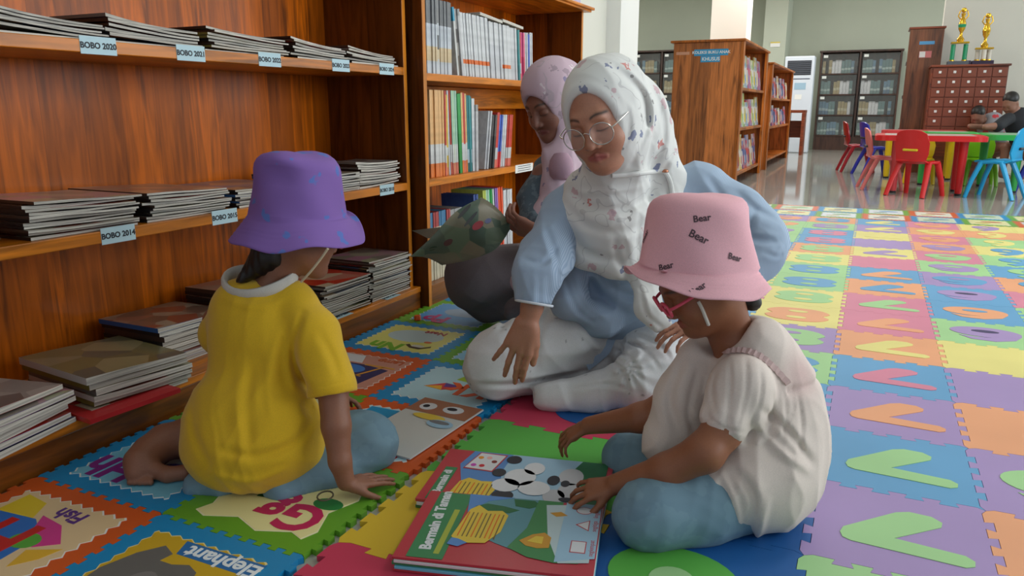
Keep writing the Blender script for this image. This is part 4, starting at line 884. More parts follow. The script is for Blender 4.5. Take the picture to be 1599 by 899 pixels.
put(kid_chair('blue'), .06, 10.7, -70, 'dark blue small plastic chair behind the pink one', 1.05)
put(kid_chair('sky'), 1.10, 8.42, 66, 'sky blue small plastic chair turned sideways at the right edge', 1.05)
put(kid_chair('lime'), 1.10, 9.75, 182, 'lime green small plastic chair facing us under the green table', .85)
put(kid_chair('yellow'), .52, 9.72, 178, 'yellow small plastic chair behind the red table', .82)
put(kid_chair('blue'), 1.62, 9.0, 40, 'dark blue small plastic chair behind the sky blue one', 1.1)
# ------------------------------------------------------------------ organic surfaces: rounded limbs and cloth blended into one skin
def V3(a): return np.array([a[0], a[1], a[2]], dtype=np.float64)
class Form:
    def __init__(s, vox=.004, fine=()): s.p = []; s.vox = vox; s.fine = fine; s.lines = []
    def cone(s, a, ra, b, rb, k=.012, flat=None, op=1):
        s.p.append(('c', V3(a), ra, V3(b), rb, k, flat, op)); return s
    def chain(s, pts, k=.012, flat=None):
        for (a, ra), (b, rb) in zip(pts, pts[1:]): s.cone(a, ra, b, rb, k, flat)
        return s
    def ell(s, c, r, ax=None, k=.012, op=1):
        s.p.append(('e', V3(c), np.array(r, float), np.eye(3) if ax is None else np.array([V3(a) for a in ax]), k, None, None, op)); return s
    def cut(s, pt, n, rad): s.p.append(('k', V3(pt), V3(Vector(n).normalized()), rad, 0, 0, None, 0)); return s
    def axis(s, lo, hi, i):
        out = [lo]; x = lo
        while x < hi:
            h = s.vox
            for (c, r, hh) in s.fine:
                if c[i]-r-s.vox < x < c[i]+r: h = min(h, hh)
            x += h; out.append(x)
        return np.array(out)
    def bounds(s, q):
        if q[0] == 'c':
            m = max(q[2], q[4])*(1.0); lo = np.minimum(q[1], q[3])-m; hi = np.maximum(q[1], q[3])+m
        elif q[0] == 'e':
            ext = np.sqrt(((q[3]*q[2][:, None])**2).sum(0)); lo = q[1]-ext; hi = q[1]+ext
        else: lo = q[1]-q[3]; hi = q[1]+q[3]
        return lo, hi
    def grid(s):
        bs = [s.bounds(q) for q in s.p if q[-1] == 1]
        lo = np.min([b[0] for b in bs], 0)-.02; hi = np.max([b[1] for b in bs], 0)+.02
        return [s.axis(lo[i], hi[i], i) for i in range(3)]
    def field(s, disp=None):
        ax = s.grid(); D = np.full([len(a) for a in ax], .06, dtype=np.float32)
        for q in s.p:
            lo, hi = s.bounds(q); k = q[5] if q[0] == 'c' else q[4]; pad = max(.016, 1.6*k)
            sl = []
            for i in range(3):
                a = np.searchsorted(ax[i], lo[i]-pad); b = np.searchsorted(ax[i], hi[i]+pad); sl.append(slice(max(0, a-1), min(len(ax[i]), b+1)))
            X = ax[0][sl[0]][:, None, None]; Y = ax[1][sl[1]][None, :, None]; Z = ax[2][sl[2]][None, None, :]
            sub = D[sl[0], sl[1], sl[2]]
            if sub.size == 0: continue
            if q[0] == 'c':
                _, a, ra, b, rb, k, flat, op = q
                px, py, pz = X-a[0], Y-a[1], Z-a[2]; ab = b-a; L2 = max(1e-9, ab@ab)
                t = np.clip((px*ab[0]+py*ab[1]+pz*ab[2])/L2, 0, 1)
                dx, dy, dz = px-t*ab[0], py-t*ab[1], pz-t*ab[2]
                if flat is not None:
                    n, fl = V3(flat[0]), flat[1]; w_ = (dx*n[0]+dy*n[1]+dz*n[2]); d2 = dx*dx+dy*dy+dz*dz + (1/fl**2-1)*w_*w_
                else: d2 = dx*dx+dy*dy+dz*dz
                d = np.sqrt(d2)-(ra+t*(rb-ra))
                if flat is not None: d = d*np.sqrt(flat[1])
            elif q[0] == 'e':
                _, c, r, M, k, _, _, op = q
                px, py, pz = X-c[0], Y-c[1], Z-c[2]
                l = [(px*M[i][0]+py*M[i][1]+pz*M[i][2])/r[i] for i in range(3)]
                k0 = np.sqrt(l[0]**2+l[1]**2+l[2]**2)+1e-9; k1 = np.sqrt((l[0]/r[0])**2+(l[1]/r[1])**2+(l[2]/r[2])**2)+1e-9
                d = k0*(k0-1)/k1
            else:
                _, c, n, rad = q[:4]
                pl = (X-c[0])*n[0]+(Y-c[1])*n[1]+(Z-c[2])*n[2]
                far = np.sqrt((X-c[0])**2+(Y-c[1])**2+(Z-c[2])**2)
                D[sl[0], sl[1], sl[2]] = np.where(far < rad, np.maximum(sub, pl), sub); continue
            k = max(k, 1e-4)
            if op == 1:
                h = np.clip(k-np.abs(sub-d), 0, None)/k; r_ = np.minimum(sub, d)-h*h*k*.25
            else:
                h = np.clip(k-np.abs(sub+d), 0, None)/k; r_ = np.maximum(sub, -d)+h*h*k*.25
            D[sl[0], sl[1], sl[2]] = r_
        if disp or s.lines:
            I = np.nonzero(np.abs(D) < .022)
            P = np.stack([ax[i][I[i]] for i in range(3)], 1); D[I] -= ((disp(P) if disp else 0)+creases(P, s.lines)).astype(np.float32)
        return ax, D
    def build(s, name, m, parent, base, colour=None, disp=None, rel=True):
        ax, D = s.field(disp); V, F = nets(ax, D)
        off = V3(base)
        me = bpy.data.meshes.new(name)
        me.vertices.add(len(V)); me.vertices.foreach_set('co', (V-off).astype(np.float32).ravel())
        me.loops.add(len(F)*4); me.loops.foreach_set('vertex_index', F.ravel().astype(np.int32))
        me.polygons.add(len(F)); me.polygons.foreach_set('loop_start', np.arange(0, len(F)*4, 4, dtype=np.int32))
        me.polygons.foreach_set('use_smooth', np.ones(len(F), dtype=bool))
        me.update(calc_edges=True); me.validate()
        if colour:
            c = np.ones((len(V), 4), np.float32); c[:, :3] = colour(V)
            at_ = me.color_attributes.new('Col', 'FLOAT_COLOR', 'POINT'); at_.data.foreach_set('color', c.ravel())
        me.materials.append(m)
        o = bpy.data.objects.new(name, me); COL.objects.link(o); o.parent = parent
        o['_b'] = 0; del o['_b']
        HULL[o.name] = BVHTree.FromPolygons([tuple(v) for v in V.tolist()], F.tolist())
        return o
HULL = {}
def nets(ax, D):
    S = D < 0; nx, ny, nz = D.shape
    c = np.zeros((nx-1, ny-1, nz-1), np.uint8)
    offs = [(i, j, k) for i in (0, 1) for j in (0, 1) for k in (0, 1)]
    for (i, j, k) in offs: c += S[i:nx-1+i, j:ny-1+j, k:nz-1+k]
    act = (c > 0) & (c < 8); I = np.argwhere(act)
    vid = np.full(act.shape, -1, np.int64); vid[act] = np.arange(len(I))
    acc = np.zeros((len(I), 3)); cnt = np.zeros(len(I))
    for a in offs:
        for d in range(3):
            if a[d]: continue
            b = list(a); b[d] = 1
            ia = I+np.array(a); ib = I+np.array(b)
            va = D[ia[:, 0], ia[:, 1], ia[:, 2]]; vb = D[ib[:, 0], ib[:, 1], ib[:, 2]]
            mk = (va < 0) != (vb < 0)
            t = np.where(mk, va/np.where(mk, va-vb, 1), 0)
            for e in range(3):
                pa = ax[e][ia[:, e]]; pb = ax[e][ib[:, e]]; acc[:, e] += np.where(mk, pa+(pb-pa)*t, 0)
            cnt += mk
    V = acc/cnt[:, None]
    F = []
    for d in range(3):
        e, f = [x for x in range(3) if x != d]
        sl0 = [slice(0, n) for n in D.shape]; sl0[d] = slice(0, D.shape[d]-1); sl1 = list(sl0); sl1[d] = slice(1, D.shape[d])
        A = S[tuple(sl0)]; B = S[tuple(sl1)]; E = np.argwhere(A != B)
        E = E[(E[:, e] > 0) & (E[:, f] > 0) & (E[:, e] < D.shape[e]-1) & (E[:, f] < D.shape[f]-1)]
        inside = A[E[:, 0], E[:, 1], E[:, 2]]
        def cell(de, df):
            q = E.copy(); q[:, e] += de; q[:, f] += df; return vid[q[:, 0], q[:, 1], q[:, 2]]
        q = np.stack([cell(-1, -1), cell(0, -1), cell(0, 0), cell(-1, 0)], 1)
        flip = inside if d != 1 else ~inside
        q[~flip] = q[~flip][:, ::-1]; F.append(q)
    F = np.concatenate(F); F = F[(F >= 0).all(1)]
    return V, F
def folds(P, amp, fr, seed=0, dirs=None):
    """soft creases: bent sine ridges"""
    r = np.random.RandomState(seed); out = 0
    wv = sum(np.sin(P @ r.normal(size=3)*fr*.35+r.rand()*6) for _ in range(3))*.9
    for i in range(3):
        d = r.normal(size=3) if dirs is None else V3(dirs[i % len(dirs)])+r.normal(size=3)*.15
        d /= np.linalg.norm(d); ph = P @ d*fr*(1+.35*i)+wv+r.rand()*6
        out = out + (np.abs(np.sin(ph))**.7-.6)*(1/(1+.6*i))
    return -out*amp
def creases(P, lines):
    v = P-np.array([0, 0, CAM_H]); z = v @ V3(FW); x = 799.5+FPX*(v @ V3(RT))/z; y = 449.5-FPX*(v @ V3(UPV))/z; out = np.zeros(len(P))
    for pts, wd, amp in lines:
        q = [(p.x, p.y) for p in spline([(a, b, 0) for a, b in pts], 5)]; best = np.full(len(P), 1e9); tt = np.zeros(len(P)); n = len(q)-1
        for i in range(n):
            ax_, ay = q[i]; bx, by = q[i+1]; L2 = (bx-ax_)**2+(by-ay)**2+1e-9
            t = np.clip(((x-ax_)*(bx-ax_)+(y-ay)*(by-ay))/L2, 0, 1); d = (x-ax_-t*(bx-ax_))**2+(y-ay-t*(by-ay))**2
            m = d < best; best = np.where(m, d, best); tt = np.where(m, (i+t)/n, tt)
        fade = np.clip(np.sin(np.clip(tt, .02, .98)*math.pi), 0, 1)**.5; out += 1.4*amp*fade*(np.exp(-best/(wd*wd))-.55*np.exp(-best/(wd*wd*5)))
    return out
def sm(x, a, b): t = np.clip((x-a)/(b-a), 0, 1); return t*t*(3-2*t)
# ---- heads
class Head:
    def __init__(s, c, fwd, up, S=1.0):
        s.c = Vector(c); s.f = Vector(fwd).normalized(); u = Vector(up); s.u = (u-s.f*u.dot(s.f)).normalized(); s.r = s.f.cross(s.u); s.S = S
    def __call__(s, x, f, u): return s.c+(s.r*x+s.f*f+s.u*u)*s.S
    def loc(s, P): d = P-V3(s.c); return np.stack([d @ V3(s.r), d @ V3(s.f), d @ V3(s.u)], 1)/s.S
    def add(s, B, child=False, face=True):
        S = s.S; ax = (s.r, s.f, s.u); e = lambda c, r, k, op=1: B.ell(s(*c), [q*S for q in r], ax, k*S, op)
        e((0, -.012, .022), (.074, .090, .086), .01); e((0, .022, -.03), (.062 if not child else .066, .070, .078), .03)
        B.cone(s(0, .02, -.072), .046*S, s(0, .066, -.098), .022*S, .035*S)
        for x in (-1, 1):
            e((x*.034, .060, -.046), (.028, .028, .028), .03)
            B.cone(s(x*.05, .0, -.055), .022*S, s(x*.02, .062, -.098), .018*S, .03*S)
            e((x*.075, -.008, -.018), (.008, .018, .030), .008)
        if face:
            B.cone(s(-.026, .080, .012), .013*S, s(.026, .080, .012), .013*S, .02*S)
            for x in (-1, 1):
                e((x*.031, .102, -.008), (.020, .018, .014), .014, -1)
                e((x*.030, .077, -.010), (.0165, .0135, .0125), .003)
            fl = .8 if child else 1
            B.cone(s(0, .090, -.002), .008*S, s(0, .088+.020*fl, -.040), .0105*S, .012*S)
            for x in (-1, 1): e((x*.0125, .098, -.044), (.0085, .010, .0075), .006)
            
            for x in (-1, 1):
                B.cone(s(0, .0962, -.0668), .0046*S, s(x*.0215, .0895, -.0735), .0036*S, .004*S)
                B.cone(s(0, .0940, -.0778), .0056*S, s(x*.0185, .0885, -.0765), .0040*S, .004*S)
            e((0, .080, -.101), (.020, .015, .015), .02)
        return B
    def colour(s, P, skin, lip, brow=(.03, .02, .015)):
        """natural colouring of lips, brows and lashes, plus painted nostril shade"""
        q = s.loc(P); x, f, u = q.T; c = np.tile(np.array(skin), (len(P), 1))
        m = np.exp(-((x/.0255)**6+((u+.0722+5*x*x)/(.0092-7*np.minimum(x*x, .0005)))**4))*.85*(f > .075); c += (np.array(lip)-c)*m[:, None]
        ax_ = np.abs(x)
        bu = .0155+.006*np.sin(np.clip((ax_-.012)/.036, 0, 1)*math.pi)
        m = np.exp(-((u-bu)/.0034)**2)*sm(ax_, .010, .015)*(1-sm(ax_, .044, .052))*(f > .05); c += (np.array(brow)-c)*(m*.92)[:, None]
        lu = -.0165+.9*(ax_-.030)**2*8
        m = np.exp(-((u-lu)/.0022)**2)*sm(ax_, .013, .018)*(1-sm(ax_, .043, .048))*(f > .055); c += (np.array(brow)-c)*(m*.8)[:, None]
        m = np.exp(-(((ax_-.0115)/.004)**2+((u+.0495)/.0025)**2))*(f > .09); c += (np.array(brow)-c)*(m*.7)[:, None]  # nostril hollows: shade painted with the dark brow colour
        return c
# ---- hands
def hand(B, wrist, d, back, side, L=.175, curl=(.2, .2, .2, .25), spread=(.10, .03, -.05, -.15), thumb=(.55, .4), rw=None, th_in=.35):
    """wrist point, d = pointing direction, back = away from the palm, side = +1 when the thumb lies at d x back"""
    d = Vector(d).normalized(); bk = Vector(back); bk = (bk-d*bk.dot(d)).normalized(); s = d.cross(bk)*side
    w = Vector(wrist); u = L/.175; pl = .085*u
    kn = []
    for i, (o, ln) in enumerate(((.030, .90), (.010, .94), (-.010, .90), (-.029, .82))):
        p = w+d*(pl*ln)+s*(o*u)+bk*.002; kn.append(p)
        B.cone(w+d*.012*u+s*(o*.55*u), .0150*u, p, .0098*u, .010*u)
    B.cone(w+d*.03*u+s*.006*u-bk*.006*u, .016*u, w+d*.06*u-s*.012*u-bk*.006*u, .015*u, .015*u)
    lens = ((.040, .024, .020), (.044, .028, .021), (.041, .026, .021), (.032, .020, .018))
    tips = []
    for i in range(4):
        p = kn[i]; a = curl[i]; sd = spread[i]; rr_ = (.0090, .0092, .0086, .0076)[i]*u
        ang = a*.6
        for j, l in enumerate(lens[i]):
            dr = (d*math.cos(ang)-bk*math.sin(ang)); dr = (dr+s*sd).normalized()
            q = p+dr*(l*u); B.cone(p, rr_*(1-.10*j), q, rr_*(1-.10*(j+1)), .0035*u)
            p = q; ang += a*(1.15 if j == 0 else .8)
        tips.append((p, dr))
    t0 = w+d*.022*u+s*.022*u-bk*.004*u; td = (d*math.cos(thumb[0])+s*math.sin(thumb[0])-bk*th_in).normalized()
    t1 = t0+td*.034*u; td2 = (d*math.cos(thumb[1])+s*math.sin(thumb[1])-bk*th_in).normalized(); t2 = t1+td2*.028*u; t3 = t2+(td2+d*.25).normalized()*.022*u
    B.cone(t0, .0155*u, t1, .0115*u, .010*u); B.cone(t1, .0110*u, t2, .0098*u, .004*u); B.cone(t2, .0098*u, t3, .0080*u, .004*u)
    return tips, t3
def cast(names, px, py, off=0.0):
    d = (FW + RT*((px-799.5)/FPX) - UPV*((py-449.5)/FPX)).normalized(); best = None
    for n in names:
        h = HULL[n].ray_cast(Vector((0, 0, CAM_H)), d)
        if h[0] is not None and (best is None or h[3] < best[2]): best = (h[0], h[1], h[3])
    if best is None: return None
    n = best[1]
    if n.dot(d) > 0: n = -n
    return best[0]+n*off, n
def decal_text(name, s, size, m, hull, px, py, rot, parent, base, off=.0012, bold=.001):
    h = cast([hull], px, py)
    if not h: return None
    p, n = h; x = RT-n*RT.dot(n); x = (Matrix.Rotation(R(rot), 3, n) @ x).normalized(); y = n.cross(x)
    me = text_mesh(s, size, bold, 0).copy(); bm = bmesh.new(); bm.from_mesh(me)
    bmesh.ops.triangulate(bm, faces=bm.faces[:])
    for _ in range(1): bmesh.ops.subdivide_edges(bm, edges=[e for e in bm.edges if e.calc_length() > .006], cuts=1)
    for v in bm.verts:
        q = p+x*v.co.x+y*v.co.y; r_ = HULL[hull].find_nearest(q)
        nn = r_[1] if r_[1].dot(n) > 0 else -r_[1]
        v.co = r_[0]+nn*off-Vector(base)
    bm.to_mesh(me); bm.free(); me.materials.clear(); me.materials.append(m)
    o = bpy.data.objects.new(name, me); COL.objects.link(o); o.parent = parent; return o
def ribbon(name, pts, wd, m, parent, base, nrm=None, th=.0015):
    pts = [Vector(p) for p in pts]; V = []; n = len(pts)
    for i, p in enumerate(pts):
        t = (pts[min(i+1, n-1)]-pts[max(i-1, 0)]).normalized(); nn = Vector(nrm[i] if isinstance(nrm, list) else (nrm or (0, 0, 1)))
        s = t.cross(nn).normalized()*wd/2; nn = nn.normalized()*th
        for q in (p-s, p+s, p+s+nn, p-s+nn): V.append(q-Vector(base))
    F = []
    for i in range(n-1):
        for j in range(4): F.append((i*4+j, i*4+(j+1) % 4, (i+1)*4+(j+1) % 4, (i+1)*4+j))
    F += [(3, 2, 1, 0), tuple((n-1)*4+j for j in range(4))]
    o = mesh_obj(name, V, F, m, parent); smooth_by_angle(o.data); return o
def tube_obj(name, pts, r, m, parent, base, n=8, closed=False):
    mb = MB().tube([Vector(p)-Vector(base) for p in pts], r, n, closed=closed); return mb.build(name, m, parent, True)
def spline(pts, n=8):
    pts = [Vector(p) for p in pts]; out = []
    for i in range(len(pts)-1):
        a = pts[max(0, i-1)]; b = pts[i]; c = pts[i+1]; d = pts[min(len(pts)-1, i+2)]
        for k in range(n):
            t = k/n; out.append(.5*((2*b)+(c-a)*t+(2*a-5*b+4*c-d)*t*t+(3*b-a-3*c+d)*t**3))
    return out+[pts[-1]]
def bucket_hat(parent, base, c, up, fwd, rt_, rb, h, brim, drop, m, curl=lambda a: 0, dent=.0, seed=1, S=(1, 1), dimple=None):
    """c = centre of the band seam; angle 0 = forward"""
    up = Vector(up).normalized(); f = Vector(fwd); f = (f-up*f.dot(up)).normalized(); s = f.cross(up); r_ = random.Random(seed)
    prof = [(0, h*1.0), (rt_*.35, h*.995), (rt_*.62, h*.975), (rt_*.80, h*.94), (rt_*.92, h*.885), (rt_*.985, h*.82), (rt_*1.02, h*.74)]
    prof += [(rt_*1.02+(rb-rt_*1.02)*t, h*.74*(1-t)) for t in (.2, .4, .6, .8, .93)]+[(rb*1.0, .0), (rb*1.008, -.003)]
    nb = 14; N = 96; V = []; nc = len(prof)
    ph = [r_.random()*6 for _ in range(6)]
    for k in range(nc+nb):
        for j in range(N):
            a = 2*math.pi*j/N
            if k < nc:
                r, z = prof[k]; u = 1-z/h
                r *= 1+.024*math.sin(3*a+ph[0]+z*30)+.018*math.sin(5*a+ph[1]-z*40); z += .006*math.sin(2*a+ph[5])*(z/h)*(r/rt_)
                r -= (.013*math.exp(-(((a-dimple[0])/.42)**2+((z/h-dimple[1])/.13)**2)) - .006*math.exp(-(((a-dimple[0])/.40)**2+((z/h-dimple[1]-.22)/.07)**2))) if dimple else 0
                z += dent*math.exp(-((r*math.cos(a)-rt_*.1)**2+(r*math.sin(a))**2)/(.035**2))*-1 + .004*math.sin(2*a+ph[2])*(r/rt_)
                if k > 3: r -= .012*math.exp(-((a-2.2) % 6.283-1.2)**2/.2)*math.sin(min(1, max(0, z/h))*math.pi)
            else:
                t = (k-nc+1)/nb; cu = curl(a)
                r = rb+brim*t*(1-.25*abs(cu)*t); z = -.003-drop*t*(1-cu)+max(0, cu)*.03*t*t + .005*math.sin(4*a+ph[3])*t+.003*math.sin(7*a+ph[4])*t
                z += .0011*math.sin(t*math.pi*2*6)
            V.append(Vector(c)+(f*math.cos(a)*S[0]+s*math.sin(a)*S[1])*r+up*z)
    F = [(k*N+j, k*N+(j+1) % N, (k+1)*N+(j+1) % N, (k+1)*N+j) for k in range(nc+nb-1) for j in range(N)]
    bm = bmesh.new(); vs = [bm.verts.new(v) for v in V]
    for q in F: bm.faces.new([vs[i] for i in q])
    bmesh.ops.remove_doubles(bm, verts=bm.verts[:], dist=.0002)
    bmesh.ops.recalc_face_normals(bm, faces=bm.faces[:])
    bmesh.ops.solidify(bm, geom=bm.faces[:]+bm.edges[:]+bm.verts[:], thickness=.0022)
    bm.verts.index_update(); bm.normal_update()
    VV = [v.co.copy() for v in bm.verts]; FF = [[v.index for v in q.verts] for q in bm.faces]; bm.free()
    o = mesh_obj('bucket_hat', [v-Vector(base) for v in VV], FF, m, parent, None, True); HULL[o.name] = BVHTree.FromPolygons([tuple(v) for v in VV], FF)
    return o
# ------------------------------------------------------------------ people
FH = Vector((FW.x, FW.y, 0)).normalized(); UZ = Vector((0, 0, 1))
SKIN = mat('skin', (150, 98, 70), .5, kind='vc', fs=300, b=.03, sss=.12)
HAIR = mat('black_hair', (24, 18, 16), .45, kind='fabric', fs=300)
def cvec(*c): return np.array(srgb(*c))
def skin_col(c, mot=.06):
    c = cvec(*c)
    def f(P): n = np.sin(P[:, 0]*70+1)*np.sin(P[:, 1]*63)*np.sin(P[:, 2]*77); return c[None]*(1+mot*n[:, None])
    return f
PINKPL = mat('pink_plastic', (226, 84, 110), .3)
STRAP = mat('cream_strap', (206, 190, 160), .7)
DENIM = mat('washed_denim', (112, 142, 158), .8, kind='blotch', bs=25, t=.5, c2=(118, 148, 163))
# ---------- the child in yellow
b1 = Vector((-1.14, 1.30, 0))
p1 = empty('person', b1, label='child in a yellow T-shirt and purple bucket hat sitting with back to us', cat='person')
f1 = (FH*.93+RT*.36).normalized(); s1 = f1.cross(UZ)
hf = (FH*.50+RT*.78-UZ*.26).normalized()
H1 = Head(at(466, 354, 1.69), hf, UZ+hf*.1, .86)
B = Form(.0036)
H1.add(B, child=True)
B.cone(H1(0, -.02, -.06), .042, at(425, 455, 1.71), .040, .02)
B.ell(at(408, 530, 1.70), (.095, .065, .12), (s1, f1, UZ), .03); B.ell(at(390, 660, 1.68), (.10, .075, .10), (s1, f1, UZ), .03)
B.chain([(at(478, 492, 1.67), .034), (at(519, 600, 1.62), .033), (at(525, 665, 1.60), .030), (at(531, 720, 1.595), .023), (at(540, 752, 1.60), .019)], .010)
wr = at(540, 757, 1.60); tip = ong(618, 742, .010)
hand(B, wr, (tip-wr)+UZ*0.0, UZ+RT*.15, 1, L=.120, curl=(.10, .08, .08, .12), spread=(.05, .0, -.06, -.16), thumb=(.75, .45))
B.chain([(at(340, 500, 1.78), .034), (at(425, 600, 1.96), .030), (at(510, 612, 2.0), .020)], .012)
wl = at(515, 614, 2.0); tip = ong(566, 628, .022)
hand(B, wl, tip-wl, UZ, -1, L=.120, curl=(.3, .25, .25, .3))
# left leg folded out behind: calf, ankle, bare foot with toes
B.chain([(at(345, 690, 1.80), .055), (at(300, 682, 1.79), .048), (at(258, 690, 1.76), .040), (at(236, 705, 1.73), .038)], .012)
B.chain([(at(234, 708, 1.73), .038), (at(221, 722, 1.70), .036), (at(214, 738, 1.68), .024)], .014)
B.chain([(at(226, 728, 1.69), .022), (at(262, 741, 1.68), .016), (at(290, 737, 1.69), .018)], .010)
for k in range(5): B.cone(at(206+6*k, 742, 1.675), .0085, at(203+8*k, 753, 1.662), .0068, .003)
B.chain([(at(395, 720, 1.66), .06), (at(460, 700, 1.72), .06), (at(560, 690, 1.76), .052)], .02)
B.ell((b1.x, b1.y, -.12), (.9, .9, .1208), None, .002, -1)
B.build('body', SKIN, p1, b1, skin_col((148, 98, 74)))
# hair below the hat and the tuft at the nape
B = Form(.005); B.ell(H1(0, -.018, .02), (.074, .080, .080), (H1.r, H1.f, H1.u)); B.chain([(H1(-.03, -.055, -.03), .040), (at(418, 398, 1.66), .032), (at(402, 415, 1.665), .020), (at(384, 430, 1.665), .010), (at(372, 440, 1.66), .005)], .02)
B.cut(H1(0, .035, 0), H1.f-H1.u*.3, .2)
B.build('hair', HAIR, p1, b1, disp=lambda P: .0016*np.sin(P @ V3(s1)*900))
# shirt
B = Form(.0040)
B.lines = [([(472, 490), (458, 540), (462, 580), (482, 612)], 7, -.010), ([(455, 500), (440, 560), (450, 610)], 8, -.005), ([(430, 520), (420, 600), (425, 660)], 9, .004), ([(395, 560), (385, 640), (392, 720)], 10, -.005), ([(340, 700), (400, 712), (460, 690), (492, 650)], 8, -.007), ([(330, 740), (390, 752), (450, 730)], 7, .005), ([(300, 620), (305, 680), (330, 730)], 9, -.005), ([(490, 604), (520, 600), (548, 590)], 2.5, -.0022), ([(345, 462), (390, 478), (440, 470)], 7, .003), ([(500, 520), (520, 560), (530, 590)], 8, -.004)]
B.cone(at(372, 468, 1.71), .045, at(458, 470, 1.70), .045, .05, (f1, .9))
B.ell(at(404, 540, 1.705), (.125, .082, .135), (s1, f1, UZ), .05)
B.ell(at(392, 655, 1.69), (.158, .110, .115), (s1, f1, UZ), .06)
B.ell(at(386, 700, 1.675), (.150, .115, .092), (s1, f1, UZ), .05)
B.ell(at(458, 690, 1.69), (.065, .06, .085), (s1, f1, UZ), .05)
B.chain([(at(458, 478, 1.69), .050), (at(492, 520, 1.66), .050), (at(518, 606, 1.615), .053)], .022)
B.cut(at(520, 615, 1.615), (at(524, 645, 1.61)-at(518, 600, 1.615)), .075)
B.chain([(at(362, 482, 1.73), .046), (at(345, 520, 1.79), .046), (at(395, 580, 1.90), .045)], .022)
B.cone(H1(0, -.03, -.07), .034, H1(0, -.025, -.14), .040, .01, op=-1)
for z0 in (0,): B.ell((at(386, 740, 1.67).x, at(386, 740, 1.67).y, -.12), (.3, .3, .125), None, .01, -1)
def d1(P):
    z = P[:, 2]; x = (P-V3(at(400, 600, 1.69))) @ V3(s1)
    a = folds(P, .0035, 34, 3, [(s1*.8+UZ*.3), (s1*.6-UZ*.6)])*(.35+.9*np.exp(-((z-.10)/.09)**2)) + .004*np.exp(-((x-.07)/.02)**2)*np.sin(z*30)*sm(z, .05, .2)
    q = np.linalg.norm(P-V3(at(483, 600, 1.63)), axis=1); a += -.010*np.exp(-(q/.022)**2)
    return a
YS = mat('yellow_jersey', (222, 178, 20), .85, kind='fabric', fs=700, sheen=.2)
B.build('t_shirt', YS, p1, b1, disp=d1)
# white ringer collar
cc = at(412, 437, 1.70); ring = []
for k in range(28):
    a = 2*math.pi*k/28; ring.append(at(406, 438, 1.70)+s1*.083*math.cos(a)+f1*.062*math.sin(a)+UZ*(.014*math.sin(a)+.012*math.cos(a)**2-.004))
mb = MB().tube([q-b1 for q in ring], .0135, 10, closed=True, flat=.55); mb.build('collar', mat('white_rib', (206, 202, 192), .85, kind='fabric'), p1, True)
# jeans
B = Form(.0050)
B.chain([(at(400, 715, 1.70), .075), (at(480, 700, 1.74), .072), (at(560, 688, 1.78), .066), (at(578, 688, 1.775), .062)], .03)
B.chain([(at(578, 700, 1.76), .055), (at(520, 740, 1.70), .045), (at(440, 765, 1.64), .040)], .03)
B.chain([(at(370, 715, 1.76), .070), (at(420, 670, 1.92), .06), (at(400, 655, 1.98), .06), (at(350, 680, 1.84), .048)], .03)
B.cone(at(350, 752, 1.66), .046, at(312, 760, 1.66), .036, .03)
B.ell((b1.x, b1.y, -.12), (.8, .8, .121), None, .003, -1)
B.build('jeans', DENIM, p1, b1, disp=lambda P: folds(P, .0022, 60, 9))
hat1 = bucket_hat(p1, b1, at(465, 333, 1.70), UZ*1.0+hf*.07-RT*.03, (FH*.62+RT*.62), .094, .106, .134, .042, .058, mat('purple_canvas', (132, 98, 172), .85, kind='blotch', bs=22, t=.64, c2=(92, 116, 190)), curl=lambda a: .75*math.exp(-((a-5.9) % 6.283 if (a-5.9) % 6.283 < 3.14 else 6.283-(a-5.9) % 6.283)**2/.55), dent=.0, seed=4, dimple=(2.36, .62))
tube_obj('chin_strap', spline([at(512, 388, 1.60), at(500, 405, 1.612), at(484, 425, 1.625), at(470, 440, 1.64)]), .0028, STRAP, hat1, b1)
PINK_LATER = 1
tube_obj('bead_bracelet', [at(508, 776, 1.59)+RT*.016*math.cos(a)+UZ*.003+FH*.02*math.sin(a) for a in [k*math.pi/8 for k in range(16)]], .0018, mat('bracelet_brown', (90, 80, 60), .5), p1, b1, closed=True)

# ---------- the girl in pink
b2 = Vector((-.18, 1.52, 0))
p2 = empty('person', b2, label='small girl in a pink bucket hat and cream blouse leaning over the open book', cat='person')
f2 = (-RT*.93+FH*.36).normalized(); s2 = f2.cross(UZ)
hf2 = (-RT*.80-FH*.10-UZ*.52).normalized()
H2 = Head(at(1092, 432, 1.50), hf2, UZ-RT*.35, .84)
B = Form(.0036)
H2.add(B, child=True)
B.cone(H2(0, -.02, -.05), .046, at(1140, 520, 1.545), .045, .03)
B.ell(at(1160, 600, 1.55), (.085, .065, .11), (s2, f2, UZ), .03); B.ell(at(1170, 700, 1.55), (.10, .08, .10), (s2, f2, UZ), .03)
B.chain([(at(1160, 600, 1.50), .030), (at(1128, 672, 1.435), .036), (at(1100, 706, 1.42), .036), (at(1040, 735, 1.45), .032), (at(962, 756, 1.50), .021)], .014)
wr = at(958, 757, 1.503); tip = ong(893, 782, .036)
hand(B, wr, tip-wr+UZ*.015, UZ-FH*.5, -1, L=.118, curl=(.35, .40, .42, .45), spread=(.22, .05, -.10, -.28), thumb=(.7, .5))
B.chain([(at(1090, 575, 1.63), .032), (at(1035, 640, 1.64), .034), (at(1000, 652, 1.66), .031), (at(920, 664, 1.735), .020)], .014)
wr = at(916, 665, 1.74); tip = ong(870, 698, .036)
hand(B, wr, tip-wr+UZ*.010, UZ-FH*.3, 1, L=.112, curl=(.40, .45, .45, .5), spread=(.22, .05, -.12, -.30), thumb=(.8, .5))
B.chain([(at(1160, 770, 1.52), .055), (at(1010, 800, 1.45), .045)], .02)
B.ell((b2.x, b2.y, -.12), (.9, .9, .1208), None, .002, -1)
